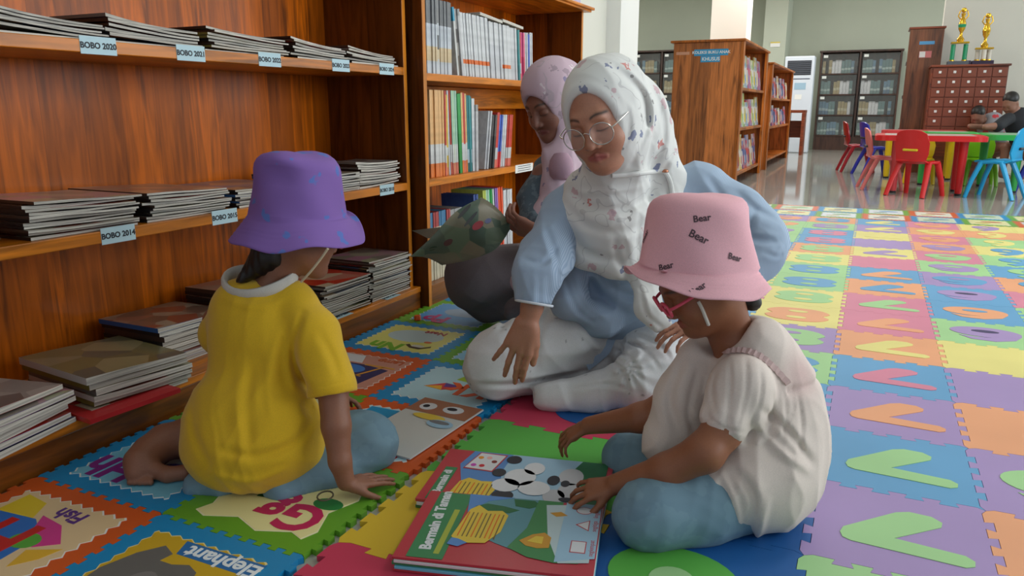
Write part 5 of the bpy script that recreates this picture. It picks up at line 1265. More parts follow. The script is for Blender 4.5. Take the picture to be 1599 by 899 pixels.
B.build('body', SKIN, p2, b2, lambda P: H2.colour(P, cvec(150, 94, 64), cvec(164, 84, 76)) if True else None)
B = Form(.005); B.ell(H2(0, -.018, .02), (.072, .080, .078), (H2.r, H2.f, H2.u)); B.chain([(H2(-.02, -.07, -.01), .030), (H2(-.0, -.085, -.03), .022)], .02)
B.cut(H2(0, .01, 0), H2.f-H2.u*.5, .2); B.chain([(at(1150, 455, 1.54), .030), (at(1170, 468, 1.53), .018), (at(1180, 474, 1.53), .010)], .02)
B.build('hair', HAIR, p2, b2, disp=lambda P: .0014*np.sin(P @ V3(RT)*900))
B = Form(.0040)
B.cone(at(1110, 548, 1.60), .040, at(1180, 545, 1.51), .045, .05)
B.ell(at(1180, 590, 1.55), (.100, .082, .115), (s2, f2, UZ), .05)
B.cone(at(1190, 530, 1.545), .030, at(1225, 600, 1.55), .060, .05)
B.ell(at(1205, 690, 1.555), (.120, .112, .14), (s2, f2, UZ), .06)
B.ell(at(1180, 745, 1.515), (.125, .115, .105), (s2, f2, UZ), .05)
B.ell(at(1110, 785, 1.475), (.055, .050, .078), (s2, f2, UZ), .04)
B.chain([(at(1085, 560, 1.585), .036), (at(1068, 620, 1.60), .052), (at(1045, 690, 1.60), .060)], .04)
B.ell(at(1160, 612, 1.455), (.060, .062, .070), (s2, f2, UZ), .016)
B.cone(at(1152, 600, 1.46), .05, at(1136, 652, 1.438), .050, .02)
B.lines = [([(1190, 640), (1230, 672), (1268, 722)], 7, -.010), ([(1180, 655), (1215, 700), (1262, 735)], 7, .006), ([(1150, 735), (1178, 780), (1168, 845)], 8, -.010), ([(1128, 740), (1150, 790), (1155, 845)], 6, .006), ([(1200, 780), (1190, 820), (1180, 845)], 5, .004), ([(1068, 560), (1046, 620), (1058, 672)], 8, -.008), ([(1090, 575), (1075, 640), (1085, 680)], 6, -.005), ([(1120, 575), (1112, 610), (1120, 650)], 4, -.004), ([(1140, 562), (1140, 610), (1135, 665)], 4, -.004), ([(1165, 560), (1165, 610), (1150, 670)], 4, -.004), ([(1188, 575), (1188, 620), (1168, 672)], 4, -.004), ([(1105, 648), (1130, 668), (1168, 676)], 3, -.004), ([(1225, 610), (1228, 650), (1222, 690)], 4, -.004), ([(1245, 612), (1252, 660), (1250, 710)], 4, -.004), ([(1208, 615), (1205, 650), (1200, 680)], 4, -.004)]
B.ell(at(1085, 585, 1.645), (.045, .05, .058), (s2, f2, UZ), .02)
B.cone(H2(0, -.03, -.07), .040, at(1128, 512, 1.54), .056, .015, op=-1)
B.ell((b2.x, b2.y, -.12), (.8, .8, .121), None, .004, -1)
B.cut(at(1078, 800, 1.46), (-RT*1.0-UZ*.12), .10)
def d2(P):
    z = P[:, 2]; g_ = folds(P, .0052, 36, 5, [s2*.5+f2*.5, f2*.8+s2*.2, (s2-f2)])*(.5+.8*(1-sm(z, .10, .28)))
    q = P-V3(at(1150, 560, 1.44)); rr_ = np.linalg.norm(P-V3(at(1160, 612, 1.455)), axis=1)
    g_ += .0030*np.sin(P @ V3(f2)*170)*(rr_ < .10)*sm(-z, -.34, -.22)
    g_ += -.006*np.exp(-((z-.275)/.008)**2)*((P @ V3(RT)) > (V3(at(1215, 600, 1.5)) @ V3(RT)))
    return g_
CREAMC = mat('cream_cotton', (222, 208, 198), .85, kind='vc', fs=500)
def c2(P):
    c = np.tile(cvec(226, 212, 202), (len(P), 1)); pk = cvec(206, 160, 160)
    z = P[:, 2]; q = np.linalg.norm(P-V3(at(1232, 590, 1.50)), axis=1); m = np.exp(-(q/.045)**2)*.8
    q2 = np.abs(z-.325-.01*np.sin(P[:, 0]*60)); m = np.maximum(m, np.exp(-(q2/.007)**2)*.5*((P @ V3(RT)) > .45)*0)
    return c+(pk-c)*m[:, None]
B.build('blouse', CREAMC, p2, b2, c2, d2)
# gathered frill round the yoke
pts = []
for k in range(46):
    t = k/45; q = at(1118+100*t, 545-22*math.sin(t*3.1)+38*t*t+2.5*math.sin(k*1.9), 1.47+.02*t)
    h = cast(['blouse'], 1118+112*t, 556-16*math.sin(t*3.0)+46*t*t)
    pts.append(h[0]+h[1]*(.003+.0015*math.sin(k*1.9)) if h else q)
ribbon('yoke_frill', pts, .012, mat('pale_pink_frill', (214, 184, 180), .85, kind='fabric'), p2, b2, [cast(['blouse'], 1150, 580)[1]]*46)
B = Form(.0050)
B.chain([(at(1180, 760, 1.52), .085), (at(1090, 790, 1.475), .072), (at(1022, 800, 1.447), .064), (at(1008, 802, 1.445), .060)], .03)
B.chain([(at(1008, 812, 1.45), .048), (at(1060, 800, 1.50), .045), (at(1120, 790, 1.55), .045)], .03)
B.chain([(at(1150, 740, 1.60), .075), (at(1040, 715, 1.70), .062), (at(980, 712, 1.74), .055)], .03)
B.chain([(at(978, 722, 1.73), .045), (at(1030, 760, 1.65), .042)], .03)
B.ell((b2.x, b2.y, -.12), (.8, .8, .121), None, .003, -1)
B.build('jeans', DENIM, p2, b2, disp=lambda P: folds(P, .0018, 70, 12))
PKC = mat('pink_canvas', (240, 182, 192), .85, kind='fabric', fs=900)
hat2 = bucket_hat(p2, b2, at(1088, 412, 1.50), UZ+FH*.06+RT*.03, -RT*.97-FH*.2, .098, .114, .138, .030, .040, PKC, curl=lambda a: .55*math.exp(-((a if a < 3.14 else 6.283-a))**2/.35), seed=9, dimple=(1.2, .66))
for s_, px, py, rot, sz in (('Bear', 1096, 341, 6, .017), ('Bear', 1091, 370, -27, .020), ('Bear', 1147, 402, -13, .016), ('Bear', 1040, 416, 12, .016), ('Bear', 1008, 369, 14, .015), ('Bear', 1090, 451, 33, .017), ('ar', 1030, 449, -32, .013)):
    decal_text('printed_word', s_, sz, mat('grey_print', (84, 62, 70), .7), 'bucket_hat.001' if 'bucket_hat.001' in HULL else 'bucket_hat', px, py, rot, hat2, b2, bold=.0004)
n_ = [n for n in HULL if n.startswith('body')][-1]
sp = []
for px, py in ((1090, 470), (1096, 482), (1101, 494), (1106, 506)):
    h = cast([n_], px, py, .002); sp.append(h[0] if h else at(px, py, 1.44))
tube_obj('chin_strap', spline(sp), .0034, mat('white_strap', (206, 200, 190), .7), hat2, b2)
def kid_glasses(H, par, base):
    g_ = empty('eyeglasses', (0, 0, 0)); g_.parent = par
    for x in (-1, 1):
        MB().tube([H(x*.034+.021*math.cos(a), .114-.1*abs(x*.034+.02*math.cos(a)), -.012+.018*math.sin(a))-base for a in [k*math.pi/12 for k in range(24)]], .0034, 8, closed=True).build('spectacle_rim', PINKPL, g_, True)
        tube_obj('spectacle_temple', spline([H(x*.055, .108, -.008), H(x*.072, .085, -.005), H(x*.082, .0, -.004)]), .0032, PINKPL, g_, base)
    tube_obj('spectacle_bridge', [H(-.013, .113, -.010), H(0, .116, -.006), H(.013, .113, -.010)], .003, PINKPL, g_, base)
kid_glasses(H2, p2, b2); kid_glasses(H1, p1, b1)

# ---------- the woman in white
b3 = Vector((-.72, 2.20, 0))
p3 = empty('person', b3, label='woman in a white floral headscarf, glasses, pale blue blouse and white trousers sitting cross-legged', cat='person')
yw = R(26); pt = R(20)
ff = (-FH*math.cos(yw)-RT*math.sin(yw))*math.cos(pt)-UZ*math.sin(pt)
H3 = Head(at(938, 175, 1.84), ff, UZ*.95-RT*.26, 1.05)
s3 = RT; 
B = Form(.0040, fine=[(V3(H3(0, .07, -.02)), .09, .0020)])
H3.add(B)
B.cone(H3(0, -.02, -.06), .050, at(965, 300, 2.05), .052, .03)
B.ell(at(985, 400, 2.2), (.15, .09, .16), (RT, FH, UZ), .04); B.ell(at(995, 500, 2.33), (.15, .11, .12), (RT, FH, UZ), .04)
B.chain([(at(885, 325, 2.07), .045), (at(842, 425, 1.965), .032), (at(831, 478, 1.945), .027), (at(826, 500, 1.95), .025)], .014)
wr = at(824, 500, 1.945); tip = at(790, 598, 1.99)
hand(B, wr, tip-wr, -FH*.75+UZ*.6-RT*.05, -1, L=.185, curl=(.22, .20, .18, .20), spread=(.02, .07, -.04, -.36), thumb=(.42, .20), th_in=.15)
B.chain([(at(1095, 310, 2.15), .045), (at(1190, 392, 2.10), .036), (at(1102, 500, 1.98), .024)], .014)
wr = at(1098, 505, 1.975); tip = at(1044, 524, 1.95)
hand(B, wr, tip-wr, UZ*.8-FH*.3, 1, L=.145, curl=(.4, .42, .45, .5))
B.chain([(at(930, 530, 2.3), .07), (at(770, 572, 2.13), .06)], .02)
SK3 = mat('skin_light', (176, 122, 96), .48, kind='vc', fs=300, b=.02, sss=.12)
B.build('body', SK3, p3, b3, lambda P: H3.colour(P, cvec(188, 132, 106), cvec(166, 84, 82)))
# eyes: a thin dark lash line is in the colouring; spectacles
GLS = mat('spectacle_lens', (240, 240, 240), .05); GLS.node_tree.nodes['Principled BSDF'].inputs['Alpha'].default_value = .12
SILV = mat('silver_wire', (200, 196, 190), .25, metal=.9)
sg = empty('eyeglasses', (0, 0, 0)); sg.parent = p3
for x in (-1, 1):
    ring = []
    for k in range(28):
        a = 2*math.pi*k/28; ring.append(H3(x*.034+.0265*math.cos(a), .112-abs(x*.034+.0265*math.cos(a))*.16, -.018+.0245*math.sin(a))-b3)
    MB().tube(ring, .0014, 8, closed=True).build('spectacle_rim', SILV, sg, True)
    mesh_obj('spectacle_lens', ring, [tuple(range(28))], GLS, sg)
    tube_obj('spectacle_temple', spline([H3(x*.0605, .104, -.010), H3(x*.073, .085, -.006), H3(x*.079, .02, -.006)]), .0015, SILV, sg, b3)
tube_obj('spectacle_bridge', spline([H3(-.009, .112, -.012), H3(0, .115, -.007), H3(.009, .112, -.012)]), .0014, SILV, sg, b3)
# blouse
B = Form(.0046)
B.ell(at(978, 395, 2.19), (.165, .115, .18), (RT, FH, UZ), .05); B.ell(at(985, 480, 2.27), (.175, .14, .11), (RT, FH, UZ), .06)
B.cone(at(905, 318, 2.10), .070, at(1085, 300, 2.14), .078, .05)
B.chain([(at(885, 330, 2.07), .068), (at(852, 400, 1.99), .066), (at(838, 432, 1.945), .062), (at(833, 462, 1.935), .048)], .03)
B.cut(at(834, 474, 1.93), (at(826, 500, 1.94)-at(838, 430, 1.94)), .07)
B.chain([(at(1092, 300, 2.14), .080), (at(1150, 335, 2.12), .078), (at(1185, 375, 2.09), .074), (at(1180, 400, 2.07), .066), (at(1110, 470, 2.0), .050)], .03)
B.ell(at(930, 500, 2.17), (.06, .05, .05), (RT, FH, UZ), .04)
B.chain([(at(900, 420, 2.12), .05), (at(885, 470, 2.10), .04), (at(945, 505, 2.14), .03)], .04)
def d3(P):
    a = folds(P, .0060, 30, 21, [RT*.7+UZ*.5, RT*.3-UZ*.8, FH+RT*.4])
    q = np.linalg.norm(P-V3(at(834, 455, 1.93)), axis=1); a += .0022*np.sin(P @ V3(RT)*260)*np.exp(-(q/.05)**2)
    return a
BL = mat('blue_striped_cotton', (170, 188, 208), .85, kind='stripes', s=95, d='X', c2=(150, 170, 194))
B.lines = [([(850, 350), (868, 400), (872, 440)], 6, -.008), ([(875, 380), (850, 410), (820, 405)], 5, -.006), ([(1105, 275), (1130, 320), (1120, 370)], 7, -.008), ([(1150, 300), (1178, 325), (1215, 345)], 7, -.009), ([(1178, 330), (1172, 368), (1215, 376)], 6, -.012), ([(1195, 395), (1215, 400), (1228, 385)], 4, -.005), ([(905, 395), (935, 460), (985, 492)], 8, -.010), ([(925, 400), (960, 450), (1010, 470)], 7, -.007), ([(895, 420), (915, 470), (950, 500)], 6, .006), ([(880, 430), (900, 480), (930, 505)], 5, -.006)]
B.build('blouse', BL, p3, b3, disp=d3)
cn = (at(826, 500, 1.94)-at(838, 430, 1.94)).normalized(); ca = cn.cross(FH).normalized(); cb = cn.cross(ca)
tube_obj('cuff_edge', [at(834, 473, 1.932)+ca*.047*math.cos(k*math.pi/12)+cb*.047*math.sin(k*math.pi/12) for k in range(24)], .0035, mat('white_edging', (214, 218, 224), .8), [c for c in p3.children if c.name.startswith('blouse')][0], b3, closed=True)
# trousers
B = Form(.0048)
B.ell(at(985, 528, 2.36), (.19, .14, .105), (RT, FH, UZ), .05)
B.chain([(at(1000, 525, 2.32), .09), (at(1025, 560, 2.15), .09), (at(1022, 588, 2.05), .084), (at(1000, 592, 2.04), .078)], .04)
B.chain([(at(985, 600, 2.06), .066), (at(920, 614, 2.08), .050), (at(870, 618, 2.09), .040), (at(852, 618, 2.09), .040)], .025)
B.cut(at(834, 616, 2.09), (at(838, 616, 2.09)-at(900, 615, 2.09)), .045)
B.chain([(at(955, 515, 2.30), .095), (at(870, 530, 2.21), .098), (at(785, 560, 2.15), .088), (at(768, 574, 2.13), .082)], .04)
B.chain([(at(772, 590, 2.13), .062), (at(830, 586, 2.19), .055), (at(930, 570, 2.24), .050)], .016)
B.ell((b3.x, b3.y, -.12), (.9, .9, .121), None, .004, -1)
def d3b(P):
    a = folds(P, .0045, 32, 31, [RT*.5+UZ*.4, UZ*.8+RT*.3, FH*.5+UZ*.7])
    q = np.linalg.norm(P-V3(at(975, 560, 2.05)), axis=1); d = (P-V3(at(975, 560, 2.05))); an = np.arctan2(d @ V3(RT), d @ V3(UZ)); a += .0035*np.sin(an*11)*np.exp(-((q-.08)/.05)**2)
    return a
def c3b(P):
    c = np.tile(cvec(226, 226, 226), (len(P), 1)); q = P*170
    h = (np.sin(q[:, 0])*np.sin(q[:, 1])*np.sin(q[:, 2]) > .80)*(np.sin(P[:, 0]*40+P[:, 2]*25) > .55)
    c[h] *= .55; return c
B.lines = [([(800, 470), (790, 500), (775, 520)], 6, -.008), ([(870, 470), (840, 520), (835, 580)], 8, -.007), ([(745, 600), (800, 600), (870, 590), (940, 572)], 5, -.010), ([(960, 545), (985, 560), (1000, 590)], 4, -.006), ([(970, 530), (1005, 545), (1030, 575)], 4, -.006), ([(985, 520), (1025, 535), (1048, 560)], 4, -.006), ([(955, 560), (970, 580), (980, 605)], 4, -.006), ([(900, 520), (925, 545), (935, 570)], 6, -.005), ([(900, 605), (950, 600), (990, 612)], 4, -.005)]
B.build('trousers', mat('white_eyelet_cotton', (226, 226, 226), .85, kind='vc', fs=400), p3, b3, c3b, d3b)
rb = []
for px, py, dd in ((950, 508, 2.13), (956, 520, 2.06), (952, 535, 2.02), (945, 548, 2.0), (930, 562, 2.0), (916, 572, 2.02)):
    h = cast([n for n in HULL if n.startswith('trousers')], px, py, .003); rb.append(h[0] if h else at(px, py, dd))
ribbon('sash', spline(rb, 5), .022, BL, p3, b3, -FH)
# headscarf
FLO = mat('white_floral_scarf', (226, 226, 222), .8)
def floral(m, base, cols, sc=22, thr=.20, vine=.006):
    nt = m.node_tree; N = nt.nodes; Lk = nt.links; b = N['Principled BSDF']
    tc = N.new('ShaderNodeTexCoord')
    def mixn(f, a, c):
        n = N.new('ShaderNodeMix'); n.data_type = 'RGBA'; Lk.new(f, n.inputs[0])
        if isinstance(a, tuple): n.inputs[6].default_value = (*a, 1)
        else: Lk.new(a, n.inputs[6])
        if isinstance(c, tuple): n.inputs[7].default_value = (*c, 1)
        else: Lk.new(c, n.inputs[7])
        return n.outputs[2]
    def math_(op, a, b2=None, v=0):
        n = N.new('ShaderNodeMath'); n.operation = op; Lk.new(a, n.inputs[0])
        if b2 is not None: Lk.new(b2, n.inputs[1])
        else: n.inputs[1].default_value = v
        return n.outputs[0]
    cur = srgb(*base)
    # vines: thin contour lines of a slow noise, broken up by a second one
    nz = N.new('ShaderNodeTexNoise'); nz.inputs['Scale'].default_value = 9; nz.inputs['Detail'].default_value = 2; Lk.new(tc.outputs['Object'], nz.inputs[0])
    l = math_('LESS_THAN', math_('ABSOLUTE', math_('SUBTRACT', nz.outputs['Fac'], v=.5)), v=vine)
    n2 = N.new('ShaderNodeTexNoise'); n2.inputs['Scale'].default_value = 7; Lk.new(tc.outputs['Object'], n2.inputs[0])
    l = math_('MULTIPLY', l, math_('GREATER_THAN', n2.outputs['Fac'], v=.48))
    cur = mixn(math_('MULTIPLY', l, v=.35), cur, srgb(150, 148, 150))
    for i, (c, s, t) in enumerate(cols):
        wp = N.new('ShaderNodeTexNoise'); wp.inputs['Scale'].default_value = 70; Lk.new(tc.outputs['Object'], wp.inputs[0])
        mp = N.new('ShaderNodeMapping'); mp.inputs['Location'].default_value = (i*3.1, i*1.7, i*.9); Lk.new(tc.outputs['Object'], mp.inputs[0])
        v = N.new('ShaderNodeTexVoronoi'); v.inputs['Scale'].default_value = s; Lk.new(mp.outputs[0], v.inputs['Vector'])
        dd = math_('ADD', v.outputs['Distance'], math_('MULTIPLY', wp.outputs['Fac'], v=.55))
        sc_ = N.new('ShaderNodeSeparateColor'); Lk.new(v.outputs['Color'], sc_.inputs[0])
        f = math_('MULTIPLY', math_('LESS_THAN', dd, v=t), math_('GREATER_THAN', sc_.outputs[0], v=.45))
        cur = mixn(math_('MULTIPLY', f, v=.8), cur, srgb(*c))
    Lk.new(cur, b.inputs['Base Color'])
floral(FLO, (224, 224, 220), [((100, 110, 150), 17, .44), ((206, 170, 176), 14, .46), ((206, 110, 100), 13, .40), ((130, 126, 124), 24, .37)])
B = Form(.0042)
e = lambda c, r, k=.03, op=1: B.ell(H3(*c), [q*1.05 for q in r], (H3.r, H3.f, H3.u), k, op)
e((0, -.022, .020), (.0875, .110, .0985), .03); e((0, -.100, .012), (.068, .060, .068), .05); e((0, .0, -.055), (.080, .088, .078), .05)
B.chain([(H3(0, -.02, -.08), .078), (at(965, 290, 2.03), .085)], .05)
B.chain([(H3(.0, -.075, .02), .080), (at(985, 178, 1.97), .084), (at(1004, 230, 2.04), .078), (at(1030, 272, 2.10), .064)], .05)
B.lines = [([(960, 106), (1003, 145), (1008, 200), (985, 255)], 7, -.010), ([(1010, 130), (1032, 170), (1035, 220), (1018, 262)], 7, -.008), ([(985, 112), (1018, 155), (1022, 210)], 5, .005), ([(985, 165), (990, 200), (975, 245)], 5, .004), ([(888, 292), (920, 322), (980, 325), (1035, 290)], 8, -.009), ([(884, 320), (925, 356), (990, 358), (1040, 318)], 8, -.008), ([(885, 345), (915, 392), (975, 408)], 8, -.008), ([(900, 300), (940, 300), (1000, 292)], 5, .006), ([(1000, 330), (995, 380), (1010, 430)], 6, -.006), ([(960, 370), (965, 405), (985, 440)], 6, -.005), ([(1000, 450), (1010, 490), (1035, 512)], 4, -.006), ([(1045, 300), (1040, 350), (1030, 400)], 5, -.006), ([(1052, 200), (1050, 240), (1035, 265)], 4, -.005)]
B.chain([(at(915, 300, 2.02), .060), (at(905, 345, 2.03), .050), (at(915, 395, 2.04), .045)], .05)
B.chain([(at(960, 300, 1.98), .070), (at(958, 350, 2.0), .078), (at(962, 405, 2.03), .055)], .05)
B.chain([(at(1035, 290, 2.07), .055), (at(1030, 350, 2.05), .052), (at(1015, 420, 2.02), .045), (at(1012, 480, 1.99), .032), (at(1035, 505, 1.98), .026)], .04, (FH, .6))
e((0, .112, -.012), (.0665, .085, .0940), .008, -1)
def d3c(P):
    q = H3.loc(P); hd = np.exp(-(np.linalg.norm(q, axis=1)/.16)**4)
    a = folds(P, .0065, 24, 41, [RT*.8+UZ*.35, RT*.5+UZ*.7, FH*.6+RT*.5])*(1-.72*hd)
    x, f, u = q.T; rim = np.exp(-((((x/.0690)**2+((u+.012)/.098)**2)-1)/.16)**2)*(f > .03)
    return a+.0035*rim
B.build('headscarf', FLO, p3, b3, disp=d3c)
hs = [n for n in HULL if n.startswith('headscarf')][-1]
pp = []
for px, py in ((955, 272), (975, 271), (1000, 269), (1020, 267), (1037, 267), (1046, 285), (1050, 310), (1050, 335)):
    h = cast([hs], px, py, .004); pp.append(h[0] if h else at(px, py, 1.95))
tube_obj('folded_edge', spline(pp), .006, FLO, [c for c in p3.children if c.name.startswith('headscarf')][0], b3)
h = cast([hs], 1037, 267, .008); q = h[0]-b3
MB().lathe([(.001, 0), (.009, .001), (.010, .004), (.006, .008), (.001, .009)], 14, 0, tuple(q)).build('brooch', mat('rose_gold', (190, 130, 100), .3, metal=.6), [c for c in p3.children if c.name.startswith('headscarf')][0], True)
B = Form(.004); ee = lambda c, r: B.ell(H3(*c), r, (H3.r, H3.f, H3.u), .01)
ee((0, -.008, .022), (.0800, .0955, .0915)); B.cut(H3(0, 0, .063), H3.u*-1+H3.f*.25, .2)
B.build('under_cap', mat('grey_beige_cap', (170, 160, 146), .8, kind='fabric'), p3, b3)

# ---------- the woman with the magazine
b4 = Vector((-1.25, 2.95, 0))
p4 = empty('person', b4, label='woman in a pink headscarf and grey trousers reading a magazine beside the bookcase', cat='person')
ff = (-FH*.62-RT*.62-UZ*.48).normalized()
H4 = Head(at(860, 154, 2.55), ff, UZ-RT*.12, 1.0)
B = Form(.0050, fine=[(V3(H4(0, .07, -.02)), .08, .0028)])
H4.add(B)
B.cone(H4(0, -.02, -.06), .05, at(885, 260, 2.64), .05, .03)
B.ell(at(895, 340, 2.75), (.15, .09, .18), (RT, FH, UZ), .04); B.ell(at(880, 430, 2.85), (.15, .11, .14), (RT, FH, UZ), .04)
B.chain([(at(850, 275, 2.62), .045), (at(850, 335, 2.55), .036), (at(852, 366, 2.46), .028)], .014)
B.chain([(at(885, 388, 2.38), .038), (at(842, 366, 2.42), .031)], .01)
wr = at(842, 365, 2.43); tip = at(785, 340, 2.50)
hand(B, wr, tip-wr, -FH*.6-UZ*.4, -1, L=.185, curl=(.35, .4, .45, .5), spread=(.1, .0, -.08, -.15), thumb=(.35, .2))
B.build('body', SK3, p4, b4, lambda P: H4.colour(P, cvec(140, 94, 78), cvec(128, 66, 66)))
B = Form(.0055)
B.ell(at(890, 330, 2.72), (.17, .12, .2), (RT, FH, UZ), .05)
B.chain([(at(862, 268, 2.66), .066), (at(838, 310, 2.60), .062), (at(838, 345, 2.55), .055), (at(880, 375, 2.45), .045)], .03)
DJ = mat('denim_jacket', (84, 100, 112), .85, kind='blotch', bs=40, t=.55, c2=(104, 120, 130))
B.build('denim_jacket', DJ, p4, b4, disp=lambda P: folds(P, .006, 30, 51))
B = Form(.0055)
B.chain([(at(900, 430, 2.92), .12), (at(800, 432, 2.90), .115), (at(745, 430, 2.86), .105), (at(738, 432, 2.85), .100)], .05)
B.chain([(at(735, 455, 2.88), .070), (at(760, 478, 2.92), .055), (at(830, 478, 2.85), .05), (at(880, 480, 2.85), .05)], .04)
B.chain([(at(900, 440, 2.75), .09), (at(830, 482, 2.72), .052), (at(806, 484, 2.74), .046)], .03)
B.ell((b4.x, b4.y, -.12), (.9, .9, .121), None, .004, -1)
B.build('trousers', mat('charcoal_trousers', (112, 102, 106), .85, kind='fabric', fs=400), p4, b4, disp=lambda P: folds(P, .004, 24, 61))
PSC = mat('pink_floral_scarf', (206, 186, 194), .8)
floral(PSC, (200, 174, 186), [((120, 116, 150), 20, .44), ((160, 140, 150), 15, .48), ((226, 214, 216), 12, .45)], vine=.01)
B = Form(.0050)
e = lambda c, r, k=.03, op=1: B.ell(H4(*c), r, (H4.r, H4.f, H4.u), k, op)
e((0, -.018, .026), (.094, .112, .104), .03); e((0, -.09, .012), (.066, .060, .066), .05); e((0, .0, -.055), (.080, .085, .074), .05)
B.chain([(H4(0, -.0, -.08), .068), (at(880, 250, 2.60), .075)], .05)
B.chain([(at(872, 250, 2.55), .050), (at(868, 290, 2.53), .045), (at(858, 340, 2.52), .050), (at(840, 400, 2.56), .055), (at(815, 440, 2.62), .045)], .04, (FH, .7))
e((0, .112, -.030), (.063, .085, .088), .010, -1)
def d4(P):
    q = H4.loc(P); hd = np.exp(-(np.linalg.norm(q, axis=1)/.16)**4); return folds(P, .006, 26, 71)*(1-.7*hd)
B.build('headscarf', PSC, p4, b4, disp=d4)
hs4 = [n for n in HULL if n.startswith('headscarf')][-1]; so = [c for c in p4.children if c.name.startswith('headscarf')][0]
MB().tube([Vector(at(876, y_, 2.49))-b4 for y_ in (240, 250, 262, 274, 280)], [.024, .038, .042, .038, .026], 18, flat=.8).build('scarf_knot', mat('mauve_knot', (178, 144, 160), .8, kind='fabric'), so, True)
# the magazine she holds: one leaf stack fanned flat, the other half curved up towards her
mg = empty('magazine', at(720, 380, 2.55), label='open glossy magazine with green pages held by the woman in grey', cat='magazine'); mo = mg.location.copy()
MAGM = mat('magazine_page_art', (146, 164, 138), .35, coat=.15, kind='art', c2=(110, 132, 116), c3=(170, 164, 142), vs=14)
def sheet(name, rows, m, th=.003):
    V = []; nr = len(rows); nc = 12
    for r_ in rows:
        q = spline(r_, nc)[:]; st = (len(q)-1)/nc
        V += [q[int(round(i*st))] for i in range(nc+1)]
    F = [(i*(nc+1)+j, i*(nc+1)+j+1, (i+1)*(nc+1)+j+1, (i+1)*(nc+1)+j) for i in range(nr-1) for j in range(nc)]
    bm = bmesh.new(); vs = [bm.verts.new(v-mo) for v in V]
    for f in F: bm.faces.new([vs[i] for i in f])
    bmesh.ops.solidify(bm, geom=bm.faces[:]+bm.edges[:]+bm.verts[:], thickness=th); me = bpy.data.meshes.new(name); bm.to_mesh(me); bm.free()
    me.materials.append(m); me.polygons.foreach_set('use_smooth', [True]*len(me.polygons)); o = bpy.data.objects.new(name, me); COL.objects.link(o); o.parent = mg; return o
def lerp(a, b, t): return Vector(a)+(Vector(b)-Vector(a))*t
near = [at(640, 401, 2.50), at(672, 372, 2.46), at(712, 330, 2.44), at(752, 308, 2.50)]
far = [at(690, 414, 2.62), at(735, 405, 2.52), at(775, 388, 2.46), at(800, 352, 2.52)]
pg = sheet('lifted_page', [[lerp(n, f, t)+Vector((0, 0, .012*math.sin(t*3.14))) for n, f in zip(near, far)] for t in (0, .2, .4, .6, .8, 1)], MAGM)
near2 = [at(640, 402, 2.52), at(650, 385, 2.62), at(660, 365, 2.75)]
sheet('flat_page', [[at(643, 360, 2.62), at(665, 357, 2.66), at(692, 354, 2.70)], [at(650, 363, 2.60), at(675, 362, 2.62), at(700, 358, 2.66)], [at(668, 372, 2.52), at(690, 372, 2.52), at(720, 366, 2.54)]], mat('magazine_page_grey', (112, 112, 100), .4))
for px, py, rx, ry, c in ((746, 352, .022, .012, (150, 50, 60)), (700, 378, .018, .011, (110, 70, 66)), (762, 345, .014, .008, (60, 70, 120)), (676, 387, .016, .010, (70, 90, 70)), (725, 330, .035, .006, (60, 62, 62)), (735, 342, .035, .005, (58, 60, 62))):
    HULL['pg'] = BVHTree.FromPolygons([tuple(v.co+mo) for v in pg.data.vertices], [tuple(p.vertices) for p in pg.data.polygons])
    h = cast(['pg'], px, py, .0015)
    if not h: continue
    n = h[1]; x = (RT-n*RT.dot(n)); x = (Matrix.Rotation(R(-38 if rx < .03 else -52), 3, -n) @ x).normalized(); y = n.cross(x)
    pts = [h[0]+x*rx*math.cos(2*math.pi*k/14)+y*ry*math.sin(2*math.pi*k/14)-mo for k in range(14)]
    mesh_obj('printed_picture', pts, [tuple(range(14))], pm(*c), pg)
HULL.pop('pg', None)

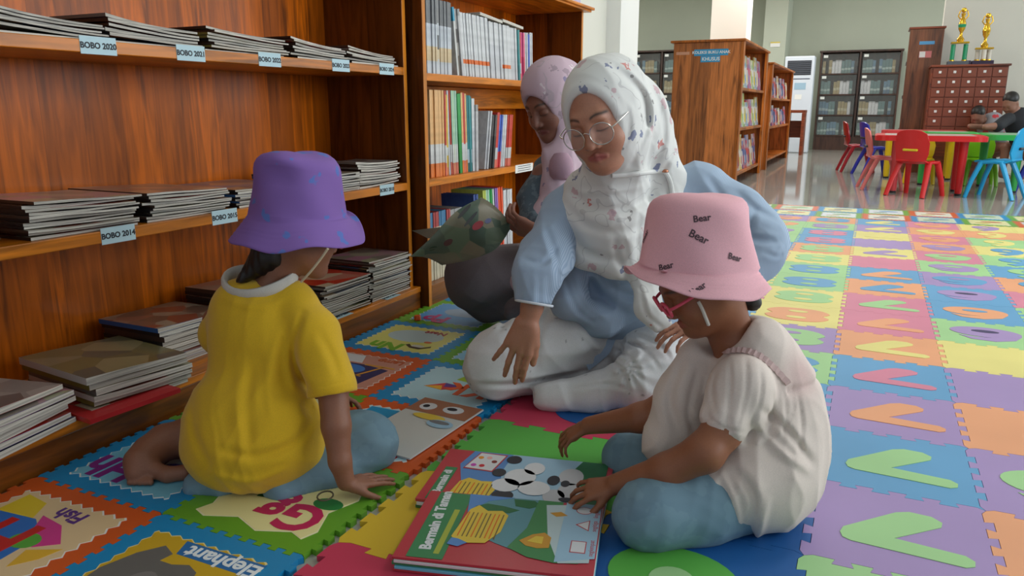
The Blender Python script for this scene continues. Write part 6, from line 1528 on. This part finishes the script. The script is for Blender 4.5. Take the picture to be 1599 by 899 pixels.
# ---------- two boys at the green table in the hall
def boy(base, head, hf_, S, chest, arms, hips, shirt, label, hairc=HAIR):
    b = Vector(base); e_ = empty('person', b, label=label, cat='person')
    H = Head(head, hf_, UZ, S); B = Form(.011); H.add(B, child=True, face=True)
    B.cone(H(0, -.02, -.07), .05*S, chest, .05, .03); B.ell(chest, (.13, .10, .16), (RT, FH, UZ), .05); B.ell(hips, (.13, .12, .12), (RT, FH, UZ), .06)
    for ar in arms: B.chain([(Vector(q), r_) for q, r_ in ar], .02)
    for sx in (-.08, .08):
        hp = Vector(hips)+RT*sx; kn = hp-FH*.30+UZ*.02; B.chain([(hp, .07), (kn, .05), (kn-FH*.0-UZ*(kn.z-.05), .035), (kn-FH*.12-UZ*(kn.z-.03), .03)], .02)
    B.build('body', SKIN, e_, b, skin_col((150, 104, 84)))
    B = Form(.011); B.ell(H(0, -.022, .035), (.080*S, .092*S, .084*S), (H.r, H.f, H.u)); B.cut(H(0, .05, -.02), H.f*.85-H.u*.5, .3); B.build('hair', hairc, e_, b)
    B = Form(.011); B.ell(chest, (.155, .125, .175), (RT, FH, UZ), .05); B.ell((Vector(chest)+Vector(hips))*.5, (.15, .13, .15), (RT, FH, UZ), .06)
    for ar in arms: B.chain([(Vector(q), r_+.016) for q, r_ in ar[:2]], .03)
    B.build('t_shirt', shirt, e_, b, disp=lambda P: folds(P, .006, 18, 3))
    return e_
zt = .58
hd = at(1527, 180, 8.95)
boy((1.62, 10.15, FZ), hd, (-RT*.5-FH*.5-UZ*.6), .92, at(1548, 198, 9.05), [[(at(1546, 195, 9.0), .045), (at(1556, 200, 8.85), .04), (at(1515, 197, 8.75), .03)]], at(1556, 230, 9.15), mat('grey_red_jersey', (150, 150, 156), .8, kind='blotch', bs=12, t=.60, c2=(200, 60, 70)), 'boy in a grey and red shirt leaning on the green table')
boy((1.9, 10.0, FZ), at(1578, 160, 8.55), (-RT*.6-FH*.3-UZ*.5), .97, at(1592, 192, 8.6), [[(at(1575, 185, 8.5), .05), (at(1558, 197, 8.4), .045), (at(1538, 198, 8.38), .03)]], at(1606, 235, 8.75), mat('black_jersey', (30, 32, 38), .8, kind='fabric', fs=200), 'boy in a black shirt sitting at the right edge of the photo')
